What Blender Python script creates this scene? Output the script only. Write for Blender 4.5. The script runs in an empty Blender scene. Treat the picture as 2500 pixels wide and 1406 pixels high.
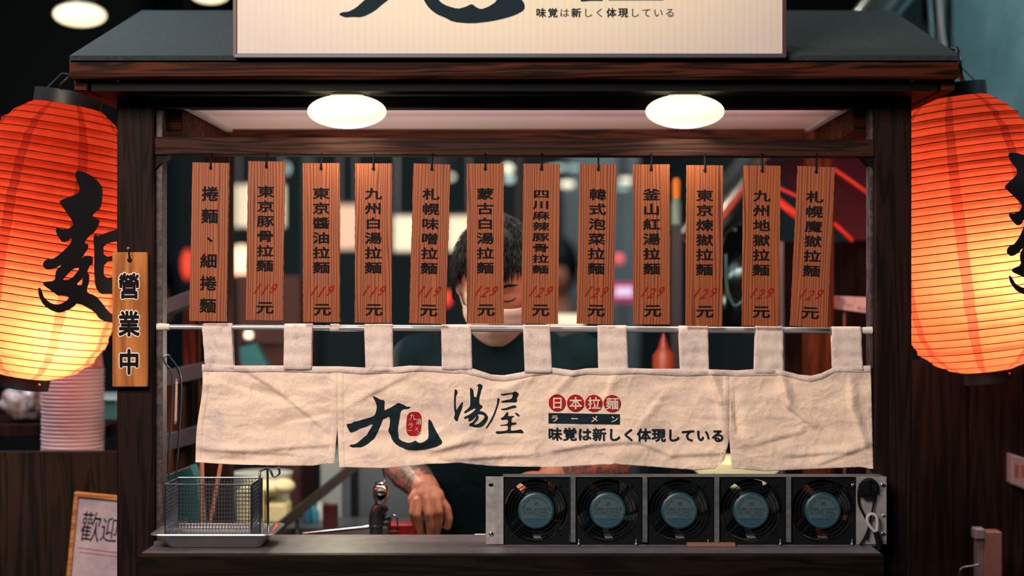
import bpy, bmesh, math, random
from mathutils import Vector, Matrix, noise
random.seed(7)
C = bpy.context.scene.collection
R = math.radians
F, D0, CZ, CX, CY = 3990.0, 3.0, 1.45, 1300.0, 710.0
# ---------------------------------------------------------------- camera, world, lights, exposure
cd = bpy.data.cameras.new('camera'); cam = bpy.data.objects.new('camera', cd); C.objects.link(cam)
cam.location = (0, -D0, CZ); cam.rotation_euler = (R(90), 0, 0)
cd.lens = 36 * F / 2500; cd.sensor_width = 36; cd.shift_x = -50 / 2500; cd.shift_y = 7 / 2500
cd.clip_start = .05; cd.clip_end = 60
cd.dof.use_dof = True; cd.dof.focus_distance = 3.0; cd.dof.aperture_fstop = 1.5
bpy.context.scene.camera = cam
w = bpy.data.worlds.new('world'); bpy.context.scene.world = w; w.use_nodes = True
w.node_tree.nodes['Background'].inputs[0].default_value = (.10, .32, .42, 1)
w.node_tree.nodes['Background'].inputs[1].default_value = .035
vs = bpy.context.scene.view_settings
vs.view_transform = 'Standard'; vs.look = 'None'; vs.exposure = 0; vs.gamma = 1; vs.use_curve_mapping = False
def light(name, kind, loc, energy, col, size=.1, target=None, sizey=None):
    l = bpy.data.lights.new(name, kind); l.energy = energy; l.color = col
    if kind == 'AREA':
        l.size = size
        if sizey: l.shape = 'RECTANGLE'; l.size_y = sizey
    else: l.shadow_soft_size = size
    o = bpy.data.objects.new(name, l); C.objects.link(o); o.location = loc
    if target is not None:
        o.rotation_euler = (Vector(target) - Vector(loc)).to_track_quat('-Z', 'Y').to_euler()
    return o
light('street_light_front', 'AREA', (-.95, -2.2, 2.6), 84, (1, .83, .70), 1.2, (-.05, 0, 1.2), .8)
light('stall_fill_down', 'AREA', (-.02, .27, 1.74), 1.6, (1, .86, .68), .5, (-.02, .27, 0), .25)  # unseen area light added to light the cook from above
light('beam_fill_up', 'AREA', (-.02, .075, 1.712), .6, (1, .82, .80), 1.15, (-.02, .30, 1.80), .03)  # unseen light added to brighten the ceiling panel
light('beam_fill_down', 'AREA', (-.02, .085, 1.712), 5.2, (1, .84, .70), 1.15, (-.02, .42, 1.25), .04)  # unseen light added for the cook's face and hands
light('carton_fill', 'POINT', (-.42, .50, 1.30), 3.8, (1, .90, .65), .05)  # unseen point light added to brighten the cream cartons
light('hall_light_right', 'AREA', (1.9, .1, 2.6), 12, (.62, .93, 1), .5, (1.25, 1.2, 1.9))
light('hall_light_middle', 'AREA', (.3, 3.2, 2.85), 30, (.75, .95, 1), 1.2, (.4, 4.6, .8))
light('duct_highlight_fill', 'AREA', (.15, 1.5, 2.75), 7, (1, .93, .75), .25, (.75, 1.05, 2.0))  # unseen light added for highlights on the duct
light('hall_light_left', 'AREA', (-1.5, .25, 2.6), 22, (.85, .93, 1), .6, (-.6, .3, 1.5))
light('hall_light_behind_stall', 'POINT', (-.1, 1.3, 1.95), 1.2, (.9, .85, .75), .15)

# ---------------------------------------------------------------- helpers
def P(px, py, y=0.0):
    k = (D0 + y) / F
    return Vector(((px - CX) * k, y, CZ - (py - CY) * k))
OFF = {}
def setp(o, label=None, cat=None, group=None, kind=None):
    if label: o['label'] = label
    if cat: o['category'] = cat
    if group: o['group'] = group
    if kind: o['kind'] = kind
    return o
def thing(name, label, cat, loc=(0, 0, 0), group=None):
    o = bpy.data.objects.new(name, None); C.objects.link(o); o.location = loc; o.empty_display_size = .05
    OFF[o] = Vector(loc); return setp(o, label, cat, group)
class MB:
    def __init__(s): s.v = []; s.f = []; s.uv = None
    def add(s, vs_, fs):
        n = len(s.v); s.v += [Vector(p) for p in vs_]; s.f += [tuple(n + i for i in q) for q in fs]; return s
    def box(s, x0, x1, y0, y1, z0, z1, m=None):
        p = [Vector((x, y, z)) for x in (x0, x1) for y in (y0, y1) for z in (z0, z1)]
        if m is not None: p = [m @ q for q in p]
        return s.add(p, [(0, 1, 3, 2), (4, 6, 7, 5), (0, 4, 5, 1), (2, 3, 7, 6), (0, 2, 6, 4), (1, 5, 7, 3)])
    def pbox(s, a, b, c, d, y, dy):      # front face given by two photo corners at distance y
        p, q = P(a, b, y), P(c, d, y)
        return s.box(min(p.x, q.x), max(p.x, q.x), y, y + dy, min(p.z, q.z), max(p.z, q.z))
    def tube(s, pts, r, n=8, closed=False, cap=True):
        pts = [Vector(p) for p in pts]; m = len(pts)
        rs = r if isinstance(r, (list, tuple)) else [r] * m
        up = None; rings = []
        for i, p in enumerate(pts):
            if closed: t = pts[(i + 1) % m] - pts[i - 1]
            else: t = pts[min(i + 1, m - 1)] - pts[max(i - 1, 0)]
            t.normalize()
            if up is None: up = t.orthogonal().normalized()
            up = (up - t * up.dot(t))
            if up.length < 1e-6: up = t.orthogonal()
            up.normalize(); b = t.cross(up)
            rings.append([p + (up * math.cos(2 * math.pi * k / n) + b * math.sin(2 * math.pi * k / n)) * rs[i] for k in range(n)])
        fs = []
        for i in range(m if closed else m - 1):
            j = (i + 1) % m
            for k in range(n): fs.append((i * n + k, i * n + (k + 1) % n, j * n + (k + 1) % n, j * n + k))
        if cap and not closed: fs += [tuple(range(n))[::-1], tuple((m - 1) * n + k for k in range(n))]
        return s.add([p for q in rings for p in q], fs)
    def lathe(s, prof, n=24, m=None, cap=True):
        vs_ = [Vector((r * math.cos(2 * math.pi * k / n), r * math.sin(2 * math.pi * k / n), z)) for r, z in prof for k in range(n)]
        if m is not None: vs_ = [m @ q for q in vs_]
        fs = [(i * n + k, i * n + (k + 1) % n, (i + 1) * n + (k + 1) % n, (i + 1) * n + k) for i in range(len(prof) - 1) for k in range(n)]
        if cap:
            if prof[0][0] > 1e-5: fs.append(tuple(range(n))[::-1])
            if prof[-1][0] > 1e-5: fs.append(tuple((len(prof) - 1) * n + k for k in range(n)))
        return s.add(vs_, fs)
    def ball(s, c, r, n=16, m=10, mat=None):
        rr = r if isinstance(r, (tuple, list)) else (r, r, r)
        pr = [(max(1e-4, math.sin(math.pi * i / m)), -math.cos(math.pi * i / m)) for i in range(m + 1)]
        T = Matrix.Translation(c) @ (mat if mat is not None else Matrix()) @ Matrix.Diagonal((rr[0], rr[1], rr[2], 1))
        return s.lathe(pr, n, T, True)
    def caps(s, pts, rs, n=14):          # chain of tapered capsules
        pts = [Vector(p) for p in pts]
        for p, r in zip(pts, rs): s.ball(p, r, n, 8)
        for i in range(len(pts) - 1): s.tube([pts[i], pts[i + 1]], [rs[i], rs[i + 1]], n)
        return s
    def prism(s, poly, y0, y1):          # polygon in x,z extruded along y
        n = len(poly)
        return s.add([(x, y0, z) for x, z in poly] + [(x, y1, z) for x, z in poly],
                     [tuple(range(n)), tuple(range(2 * n - 1, n - 1, -1))] + [(i, i + n, (i + 1) % n + n, (i + 1) % n) for i in range(n)])
    def build(s, name, mat, parent=None, smooth=False, bevel=0, kind=None, label=None, seg=1):
        off = OFF.get(parent, Vector()) if parent else Vector()
        me = bpy.data.meshes.new(name); me.from_pydata([p - off for p in s.v], [], s.f); me.update()
        if s.uv:
            l = me.uv_layers.new(name='UVMap')
            for lp in me.loops: l.data[lp.index].uv = s.uv[lp.vertex_index]
        bm = bmesh.new(); bm.from_mesh(me)
        bmesh.ops.recalc_face_normals(bm, faces=bm.faces)
        if bevel: bmesh.ops.bevel(bm, geom=bm.edges[:], offset=bevel, segments=seg, affect='EDGES', clamp_overlap=True)
        bm.to_mesh(me); bm.free()
        if smooth:
            for p in me.polygons: p.use_smooth = True
            if smooth != 2:
                try: me.set_sharp_from_angle(angle=R(40))
                except Exception: pass
        me.materials.append(mat)
        o = bpy.data.objects.new(name, me); C.objects.link(o)
        if parent: o.parent = parent
        OFF[o] = off
        if kind: o['kind'] = kind
        if label: o['label'] = label
        return o
def copy_tree(o, parent=None):
    c = o.copy(); C.objects.link(c)
    if parent: c.parent = parent
    for ch in list(o.children): copy_tree(ch, c)
    return c
def lerp(tab, x):
    if x <= tab[0][0]: return tab[0][1]
    for (a, b), (c, d) in zip(tab, tab[1:]):
        if x <= c: return b + (d - b) * (x - a) / (c - a)
    return tab[-1][1]
def smoothlerp(tab, x):
    if x <= tab[0][0]: return tab[0][1]
    for (a, b), (c, d) in zip(tab, tab[1:]):
        if x <= c:
            t = (x - a) / (c - a); t = t * t * (3 - 2 * t); return b + (d - b) * t
    return tab[-1][1]

# ---------------------------------------------------------------- materials
def mat(name, col, rough=.6, metal=0, emit=None, estr=0, coat=0, spec=.5):
    m = bpy.data.materials.new(name); m.use_nodes = True
    b = m.node_tree.nodes['Principled BSDF']
    b.inputs['Base Color'].default_value = (*col, 1); b.inputs['Roughness'].default_value = rough
    b.inputs['Metallic'].default_value = metal; b.inputs['Coat Weight'].default_value = coat
    b.inputs['Specular IOR Level'].default_value = spec
    if emit: b.inputs['Emission Color'].default_value = (*emit, 1); b.inputs['Emission Strength'].default_value = estr
    return m
def nd(m, t, **kw):
    n = m.node_tree.nodes.new(t)
    for k, v in kw.items():
        if hasattr(n, k): setattr(n, k, v)
        else: n.inputs[k.replace('_', ' ')].default_value = v
    return n
def ln(m, a, b): m.node_tree.links.new(a, b)
def coords(m, scale=(1, 1, 1), rnd=False, src='Object'):
    t = nd(m, 'ShaderNodeTexCoord'); mp = nd(m, 'ShaderNodeMapping'); mp.inputs['Scale'].default_value = scale
    ln(m, t.outputs[src], mp.inputs['Vector'])
    if rnd:
        oi = nd(m, 'ShaderNodeObjectInfo'); mul = nd(m, 'ShaderNodeVectorMath', operation='SCALE'); mul.inputs[0].default_value = (37, 11, 23)
        ln(m, oi.outputs['Random'], mul.inputs['Scale']); ln(m, mul.outputs[0], mp.inputs['Location'])
    return mp.outputs[0]
def noisetex(m, vec, scale, detail=4, rough=.55, dist=0):
    n = nd(m, 'ShaderNodeTexNoise'); n.inputs['Scale'].default_value = scale; n.inputs['Detail'].default_value = detail
    n.inputs['Roughness'].default_value = rough; n.inputs['Distortion'].default_value = dist
    ln(m, vec, n.inputs['Vector']); return n.outputs['Fac']
def ramp(m, fac, stops):
    r = nd(m, 'ShaderNodeValToRGB'); e = r.color_ramp.elements
    while len(e) < len(stops): e.new(.5)
    for q, (p, c) in zip(e, stops): q.position = p; q.color = (*c, 1)
    ln(m, fac, r.inputs[0]); return r.outputs[0]
def bump(m, h, strength=.3, dist=.002):
    b = nd(m, 'ShaderNodeBump'); b.inputs['Strength'].default_value = strength; b.inputs['Distance'].default_value = dist
    ln(m, h, b.inputs['Height']); ln(m, b.outputs[0], m.node_tree.nodes['Principled BSDF'].inputs['Normal'])
def mixc(m, fac, a, b, mode='MIX'):
    x = nd(m, 'ShaderNodeMix'); x.data_type = 'RGBA'; x.blend_type = mode
    if isinstance(fac, (int, float)): x.inputs[0].default_value = fac
    else: ln(m, fac, x.inputs[0])
    for i, c in ((6, a), (7, b)):
        if isinstance(c, tuple): x.inputs[i].default_value = (*c, 1)
        else: ln(m, c, x.inputs[i])
    return x.outputs[2]
def base(m): return m.node_tree.nodes['Principled BSDF'].inputs['Base Color']
def math1(m, op, a, b=None):
    n = nd(m, 'ShaderNodeMath', operation=op)
    for i, q in enumerate((a, b)):
        if q is None: continue
        if isinstance(q, (int, float)): n.inputs[i].default_value = q
        else: ln(m, q, n.inputs[i])
    return n.outputs[0]
def wood(name, lo, hi, axis='x', fine=110, rough=.55, cathedral=26, bstr=.3, coat=0):
    m = mat(name, hi, rough + .1, coat=coat, spec=.10)
    st = {'x': (.06, 1, 1), 'z': (1, 1, .06), 'y': (1, .06, 1)}[axis]
    v = coords(m, st, True)
    n0 = noisetex(m, v, cathedral, 3, .5, .6)
    wv = math1(m, 'SINE', math1(m, 'MULTIPLY', n0, 48))
    wv = math1(m, 'ADD', math1(m, 'MULTIPLY', wv, .5), .5)
    n1 = noisetex(m, v, fine, 5, .7)
    f = math1(m, 'ADD', math1(m, 'MULTIPLY', wv, .55), math1(m, 'MULTIPLY', n1, .6))
    ln(m, ramp(m, f, [(.28, lo), (.74, hi)]), base(m)); bump(m, f, bstr, .0008); return m
W_X = wood('stained_wood_horizontal', (.005, .0014, .0010), (.062, .0125, .0052), 'x', bstr=.35)
W_Z = wood('stained_wood_vertical', (.005, .0026, .0028), (.017, .0075, .0065), 'z', bstr=.4)
W_BEAM = wood('stained_beam_wood', (.010, .0045, .004), (.040, .015, .010), 'x', bstr=.3)
W_BLACK = wood('blackened_wood', (.0012, .0018, .0024), (.0036, .0042, .0052), 'x', rough=.5)
W_EDGE = wood('counter_edge_wood', (.0025, .0016, .0014), (.010, .0055, .0035), 'x', rough=.5)
W_PANEL = wood('dark_laminate', (.005, .0035, .003), (.020, .011, .0075), 'z', fine=90, rough=.5)
W_ORANGE = wood('orange_brown_wood', (.045, .010, .004), (.12, .028, .010), 'z')
W_BACK = wood('brown_cabinet_wood', (.007, .0025, .002), (.022, .007, .0045), 'z')
W_FRAME = wood('pine_frame_wood', (.28, .12, .045), (.50, .22, .075), 'x')
W_OPEN = wood('bamboo_board', (.30, .10, .028), (.50, .19, .055), 'z', fine=160, cathedral=14, bstr=.12)
# plaques: straight, close grain
W_PLQ = mat('plaque_pine', (.5, .2, .1), .62)
v = coords(W_PLQ, (1, .2, .05), True)
wob = noisetex(W_PLQ, v, 38, 2, .5)
sx = nd(W_PLQ, 'ShaderNodeSeparateXYZ'); ln(W_PLQ, v, sx.inputs[0])
ph = math1(W_PLQ, 'ADD', math1(W_PLQ, 'MULTIPLY', sx.outputs[0], 1250), math1(W_PLQ, 'MULTIPLY', wob, 34))
s1 = math1(W_PLQ, 'ADD', math1(W_PLQ, 'MULTIPLY', math1(W_PLQ, 'SINE', ph), .5), .5)
s1 = math1(W_PLQ, 'POWER', s1, 2.2)
n2 = noisetex(W_PLQ, v, 160, 4, .7)
n3 = noisetex(W_PLQ, v, 14, 3, .6)
f = math1(W_PLQ, 'ADD', math1(W_PLQ, 'MULTIPLY', s1, math1(W_PLQ, 'ADD', n3, .12)), math1(W_PLQ, 'MULTIPLY', n2, .25))
ln(W_PLQ, ramp(W_PLQ, f, [(.10, (.34, .082, .015)), (.48, (.235, .047, .009)), (.85, (.065, .011, .004))]), base(W_PLQ))
bump(W_PLQ, f, .25, -.0008)
CLOTH = mat('noren_linen', (.72, .60, .52), .95, spec=.1)
v = coords(CLOTH)
blot = ramp(CLOTH, noisetex(CLOTH, v, 11, 5, .6, .4), [(.28, (.64, .54, .53)), (.46, (.92, .73, .62)), (.66, (1, .81, .65))])
fib = ramp(CLOTH, noisetex(CLOTH, v, 420, 3, .7), [(.25, (.82, .80, .80)), (.6, (1, 1, 1))])
ln(CLOTH, mixc(CLOTH, 1.0, blot, fib, 'MULTIPLY'), base(CLOTH))
cr = noisetex(CLOTH, v, 30, 6, .6, .8); rid = math1(CLOTH, 'ABSOLUTE', math1(CLOTH, 'SUBTRACT', cr, .5))
hgt = math1(CLOTH, 'ADD', math1(CLOTH, 'MULTIPLY', math1(CLOTH, 'SQRT', rid), 1.6), math1(CLOTH, 'MULTIPLY', noisetex(CLOTH, v, 600, 2, .6), .12))
bump(CLOTH, hgt, .4, .0022)
TAB = mat('stained_tab_linen', (.6, .5, .48), .95, spec=.1)
v = coords(TAB)
t1 = ramp(TAB, noisetex(TAB, v, 26, 6, .65, .5), [(.30, (.50, .42, .42)), (.44, (.76, .64, .60)), (.7, (.88, .75, .68))])
ln(TAB, mixc(TAB, 1.0, t1, ramp(TAB, noisetex(TAB, v, 420, 3, .7), [(.3, (.78, .76, .78)), (.6, (1, 1, 1))]), 'MULTIPLY'), base(TAB))
bump(TAB, noisetex(TAB, v, 38, 5, .6, 1), .5, .003)
INK = mat('navy_ink', (.008, .020, .030), .8, spec=.15)
BLACKINK = mat('black_ink', (.007, .006, .008), .7, spec=.1)
REDINK = mat('red_ink', (.42, .012, .018), .8, spec=.15)
REDPAINT = mat('red_brush_paint', (.27, .015, .011), .8, spec=.1)
CREAMPRINT = mat('cream_print', (.80, .66, .54), .9, spec=.1)
WHITEINK = mat('white_outline_ink', (.80, .72, .66), .7)
STEEL = mat('brushed_steel', (.50, .50, .50), .35, .9)
v = coords(STEEL); bump(STEEL, noisetex(STEEL, v, 200, 3), .15, .0005)
GALV = mat('galvanised_sheet', (.52, .53, .55), .5, .6)
v = coords(GALV); ln(GALV, ramp(GALV, noisetex(GALV, v, 45, 5, .65), [(.3, (.27, .28, .31)), (.7, (.55, .53, .53))]), base(GALV))
GALVD = mat('divider_sheet', (.20, .23, .28), .55, .4)
v = coords(GALVD); ln(GALVD, ramp(GALVD, noisetex(GALVD, v, 60, 5, .7), [(.3, (.06, .08, .10)), (.7, (.17, .18, .205))]), base(GALVD))
CHROME = mat('chrome', (.75, .74, .74), .12, 1)
WIRE = mat('wire_steel', (.22, .24, .29), .33, 1)
DARKMETAL = mat('dark_cast_metal', (.10, .10, .115), .38, .8)
RODM = mat('rod_enamel', (.40, .40, .42), .3, .4)
RODCAP = mat('rod_rubber_cap', (.70, .64, .60), .6)
BLACKPL = mat('black_plastic', (.002, .004, .006), .6, spec=.15)
FANBL = mat('fan_blade_plastic', (.002, .004, .006), .5, spec=.12)
BLUELAB = mat('fan_label_blue', (.062, .100, .118), .5, spec=.2)
TEALRIM = mat('fan_label_rim', (.03, .095, .13), .6, spec=.2)
DKBLUE = mat('fan_label_dark_blue', (.012, .06, .12), .5)
LABINK = mat('fan_label_ink', (.01, .05, .09), .6)
CAPM = mat('lantern_cap_black', (.010, .011, .014), .4)
LAMPM = mat('lamp_glow', (1, .9, .7), .5, emit=(1, .90, .63), estr=1.04)
LAMPB = mat('far_lamp_glow', (1, .9, .7), .5, emit=(1, .92, .70), estr=1.0)
ROOF = mat('roof_felt', (.06, .08, .09), .9)
v = coords(ROOF); ln(ROOF, ramp(ROOF, noisetex(ROOF, v, 130, 6, .75), [(.3, (.005, .013, .017)), (.75, (.034, .055, .064))]), base(ROOF))
bump(ROOF, noisetex(ROOF, v, 220, 5, .75), 1, .004)
COUNTER = mat('counter_laminate', (.055, .055, .075), .5)
v = coords(COUNTER); ln(COUNTER, ramp(COUNTER, noisetex(COUNTER, v, 40, 6, .7), [(.3, (.055, .052, .068)), (.7, (.13, .11, .13))]), base(COUNTER))
bump(COUNTER, noisetex(COUNTER, v, 300, 3), .2, .0005)
CEILP = mat('ceiling_board', (.62, .48, .50), .7)
CONC = mat('teal_concrete', (.10, .22, .24), .75)
v = coords(CONC, (1, 1, .6)); ln(CONC, ramp(CONC, noisetex(CONC, v, 5, 9, .68, .3), [(.3, (.055, .125, .14)), (.5, (.095, .20, .215)), (.72, (.17, .29, .30))]), base(CONC))
bump(CONC, noisetex(CONC, v, 28, 8, .7), .5, .006)
HALLW = mat('hall_wall_paint', (.07, .12, .14), .8)
v = coords(HALLW); ln(HALLW, ramp(HALLW, noisetex(HALLW, v, 1.2, 4), [(.3, (.02, .055, .065)), (.7, (.06, .085, .092))]), base(HALLW))
DARKW = mat('dark_ceiling_paint', (.004, .010, .013), .9)
FLOORM = mat('floor_tile', (.03, .032, .035), .4)
v = coords(FLOORM); br = nd(FLOORM, 'ShaderNodeTexBrick'); br.inputs['Scale'].default_value = 2.2; ln(FLOORM, v, br.inputs['Vector'])
br.inputs['Color1'].default_value = (.03, .032, .035, 1); br.inputs['Color2'].default_value = (.045, .045, .048, 1); br.inputs['Mortar'].default_value = (.01, .01, .01, 1); ln(FLOORM, br.outputs[0], base(FLOORM))
SKIN = mat('skin', (.50, .20, .125), .5)
v = coords(SKIN); ln(SKIN, ramp(SKIN, noisetex(SKIN, v, 22, 5, .6), [(.35, (.42, .155, .095)), (.65, (.58, .245, .155))]), base(SKIN))
bump(SKIN, noisetex(SKIN, v, 150, 4), .2, .0015)
SKIN.node_tree.nodes['Principled BSDF'].inputs['Subsurface Weight'].default_value = .0
TATTOO = mat('tattooed_skin', (.3, .14, .12), .5)
v = coords(TATTOO); ln(TATTOO, ramp(TATTOO, noisetex(TATTOO, v, 30, 4, .55, 2.2), [(.40, (.045, .05, .065)), (.50, (.17, .10, .095)), (.60, (.48, .12, .085))]), base(TATTOO))
HAIR = mat('black_hair', (.0022, .004, .005), .55, spec=.12)
SHIRT = mat('dark_teal_shirt', (.004, .015, .020), .9, spec=.1)
v = coords(SHIRT); bump(SHIRT, noisetex(SHIRT, v, 14, 5, .5, .6), .5, .01)
MASKM = mat('mask_fabric', (.78, .62, .57), .8)
v = coords(MASKM); wv = nd(MASKM, 'ShaderNodeTexWave'); wv.bands_direction = 'Z'; wv.inputs['Scale'].default_value = 16; wv.inputs['Distortion'].default_value = 1; ln(MASKM, v, wv.inputs['Vector']); bump(MASKM, wv.outputs['Fac'], .35, .002)
CLOTHDK = mat('dark_trousers', (.012, .013, .016), .9)
SIGNFACE = bpy.data.materials.new('backlit_sign_acrylic'); SIGNFACE.use_nodes = True
b = SIGNFACE.node_tree.nodes['Principled BSDF']; b.inputs['Base Color'].default_value = (.22, .2, .18, 1); b.inputs['Roughness'].default_value = .5
g = coords(SIGNFACE, (1.05, 1, 2.6)); vl = nd(SIGNFACE, 'ShaderNodeVectorMath', operation='LENGTH'); ln(SIGNFACE, g, vl.inputs[0])
er = ramp(SIGNFACE, vl.outputs['Value'], [(.05, (.90, .76, .42)), (.38, (.80, .60, .39)), (.62, (.56, .40, .32)), (.85, (.42, .34, .29))])
wr = nd(SIGNFACE, 'ShaderNodeTexWave'); wr.inputs['Scale'].default_value = 26; wr.bands_direction = 'X'; ln(SIGNFACE, coords(SIGNFACE), wr.inputs['Vector'])
er = mixc(SIGNFACE, 1.0, er, ramp(SIGNFACE, wr.outputs['Fac'], [(0, (.93, .93, .93)), (1, (1, 1, 1))]), 'MULTIPLY')
ln(SIGNFACE, er, b.inputs['Emission Color']); b.inputs['Emission Strength'].default_value = .74
SIGNTRIM = mat('sign_box_edge', (.07, .02, .022), .5)
SIGNLEDGE = mat('sign_ledge_metal', (.06, .065, .09), .45, .3)
# lantern paper: red, translucent, darker where sheets overlap
PAPER = bpy.data.materials.new('red_lantern_paper'); PAPER.use_nodes = True
nt = PAPER.node_tree; nt.nodes.clear(); out = nd(PAPER, 'ShaderNodeOutputMaterial')
uvn = nd(PAPER, 'ShaderNodeTexCoord'); sp = nd(PAPER, 'ShaderNodeSeparateXYZ'); ln(PAPER, uvn.outputs['UV'], sp.inputs[0])
fr = math1(PAPER, 'FRACT', math1(PAPER, 'ADD', math1(PAPER, 'ADD', math1(PAPER, 'MULTIPLY', sp.outputs[0], 8), .30), math1(PAPER, 'MULTIPLY', noisetex(PAPER, uvn.outputs['Object'], 40, 3), .05)))
strip = math1(PAPER, 'LESS_THAN', fr, .165)
nz = noisetex(PAPER, uvn.outputs['Object'], 34, 6, .65, .5)
pc = ramp(PAPER, nz, [(.3, (.82, .092, .034)), (.7, (.96, .125, .052))])
pc = mixc(PAPER, strip, pc, (.56, .055, .026))
tr = nd(PAPER, 'ShaderNodeBsdfTranslucent'); ln(PAPER, pc, tr.inputs[0])
df = nd(PAPER, 'ShaderNodeBsdfDiffuse'); df.inputs[0].default_value = (.22, .016, .006, 1)
bp = nd(PAPER, 'ShaderNodeBump'); bp.inputs['Strength'].default_value = .5; bp.inputs['Distance'].default_value = .002
cmb = nd(PAPER, 'ShaderNodeMapping'); cmb.inputs['Scale'].default_value = (1, 1, 5); ln(PAPER, uvn.outputs['Object'], cmb.inputs[0])
ln(PAPER, noisetex(PAPER, cmb.outputs[0], 12, 5, .6, .6), bp.inputs['Height']); ln(PAPER, bp.outputs[0], tr.inputs['Normal']); ln(PAPER, bp.outputs[0], df.inputs['Normal'])
mx = nd(PAPER, 'ShaderNodeMixShader'); mx.inputs[0].default_value = .3; ln(PAPER, tr.outputs[0], mx.inputs[1]); ln(PAPER, df.outputs[0], mx.inputs[2]); ln(PAPER, mx.outputs[0], out.inputs[0])
RIBM = mat('lantern_rib', (.05, .004, .003), .9, spec=.1)
for mm_ in (LAMPM, LAMPB):
    b_ = mm_.node_tree.nodes['Principled BSDF']; lw = nd(mm_, 'ShaderNodeLayerWeight'); lw.inputs['Blend'].default_value = .5
    rr_ = nd(mm_, 'ShaderNodeMapRange'); rr_.interpolation_type = 'SMOOTHSTEP'; rr_.inputs[1].default_value = .42; rr_.inputs[2].default_value = 1.0; rr_.inputs[3].default_value = 1.0; rr_.inputs[4].default_value = .04
    ln(mm_, lw.outputs['Facing'], rr_.inputs[0]); ln(mm_, rr_.outputs[0], b_.inputs['Alpha'])
def plain(name, col, rough=.6, metal=0): return mat(name, col, rough, metal)
def glow(name, col, s): return mat(name, tuple(min(1, c) for c in col), .5, emit=col, estr=s)

# ---------------------------------------------------------------- lettering
_g = {}
def glyph(ch, off=0.0):
    k = (ch, off)
    if k not in _g:
        c = bpy.data.curves.new('g', 'FONT'); c.body = ch; c.offset = off; c.resolution_u = 3
        o = bpy.data.objects.new('g', c); C.objects.link(o)
        bpy.context.view_layer.update()
        m = bpy.data.meshes.new_from_object(o.evaluated_get(bpy.context.evaluated_depsgraph_get()))
        _g[k] = ([(q.co.x, q.co.y) for q in m.vertices], [tuple(p.vertices) for p in m.polygons])
        bpy.data.objects.remove(o); bpy.data.curves.remove(c); bpy.data.meshes.remove(m)
    return _g[k]
def loops(ls):
    c = bpy.data.curves.new('g', 'CURVE'); c.dimensions = '2D'; c.fill_mode = 'BOTH'
    for l in ls:
        s = c.splines.new('POLY'); s.points.add(len(l) - 1); s.use_cyclic_u = True
        for p, (x, y) in zip(s.points, l): p.co = (x, y, 0, 1)
    o = bpy.data.objects.new('g', c); C.objects.link(o); bpy.context.view_layer.update()
    m = bpy.data.meshes.new_from_object(o.evaluated_get(bpy.context.evaluated_depsgraph_get()))
    r = ([(q.co.x, q.co.y) for q in m.vertices], [tuple(p.vertices) for p in m.polygons])
    bpy.data.objects.remove(o); bpy.data.curves.remove(c); bpy.data.meshes.remove(m)
    return r
def smooth_loop(l, it=2):       # corner-cutting keeps brush tips lively but round
    for _ in range(it):
        n = []
        for i in range(len(l)):
            (a, b), (c, d) = l[i], l[(i + 1) % len(l)]
            n += [(a * .78 + c * .22, b * .78 + d * .22), (a * .22 + c * .78, b * .22 + d * .78)]
        l = n
    return l
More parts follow.
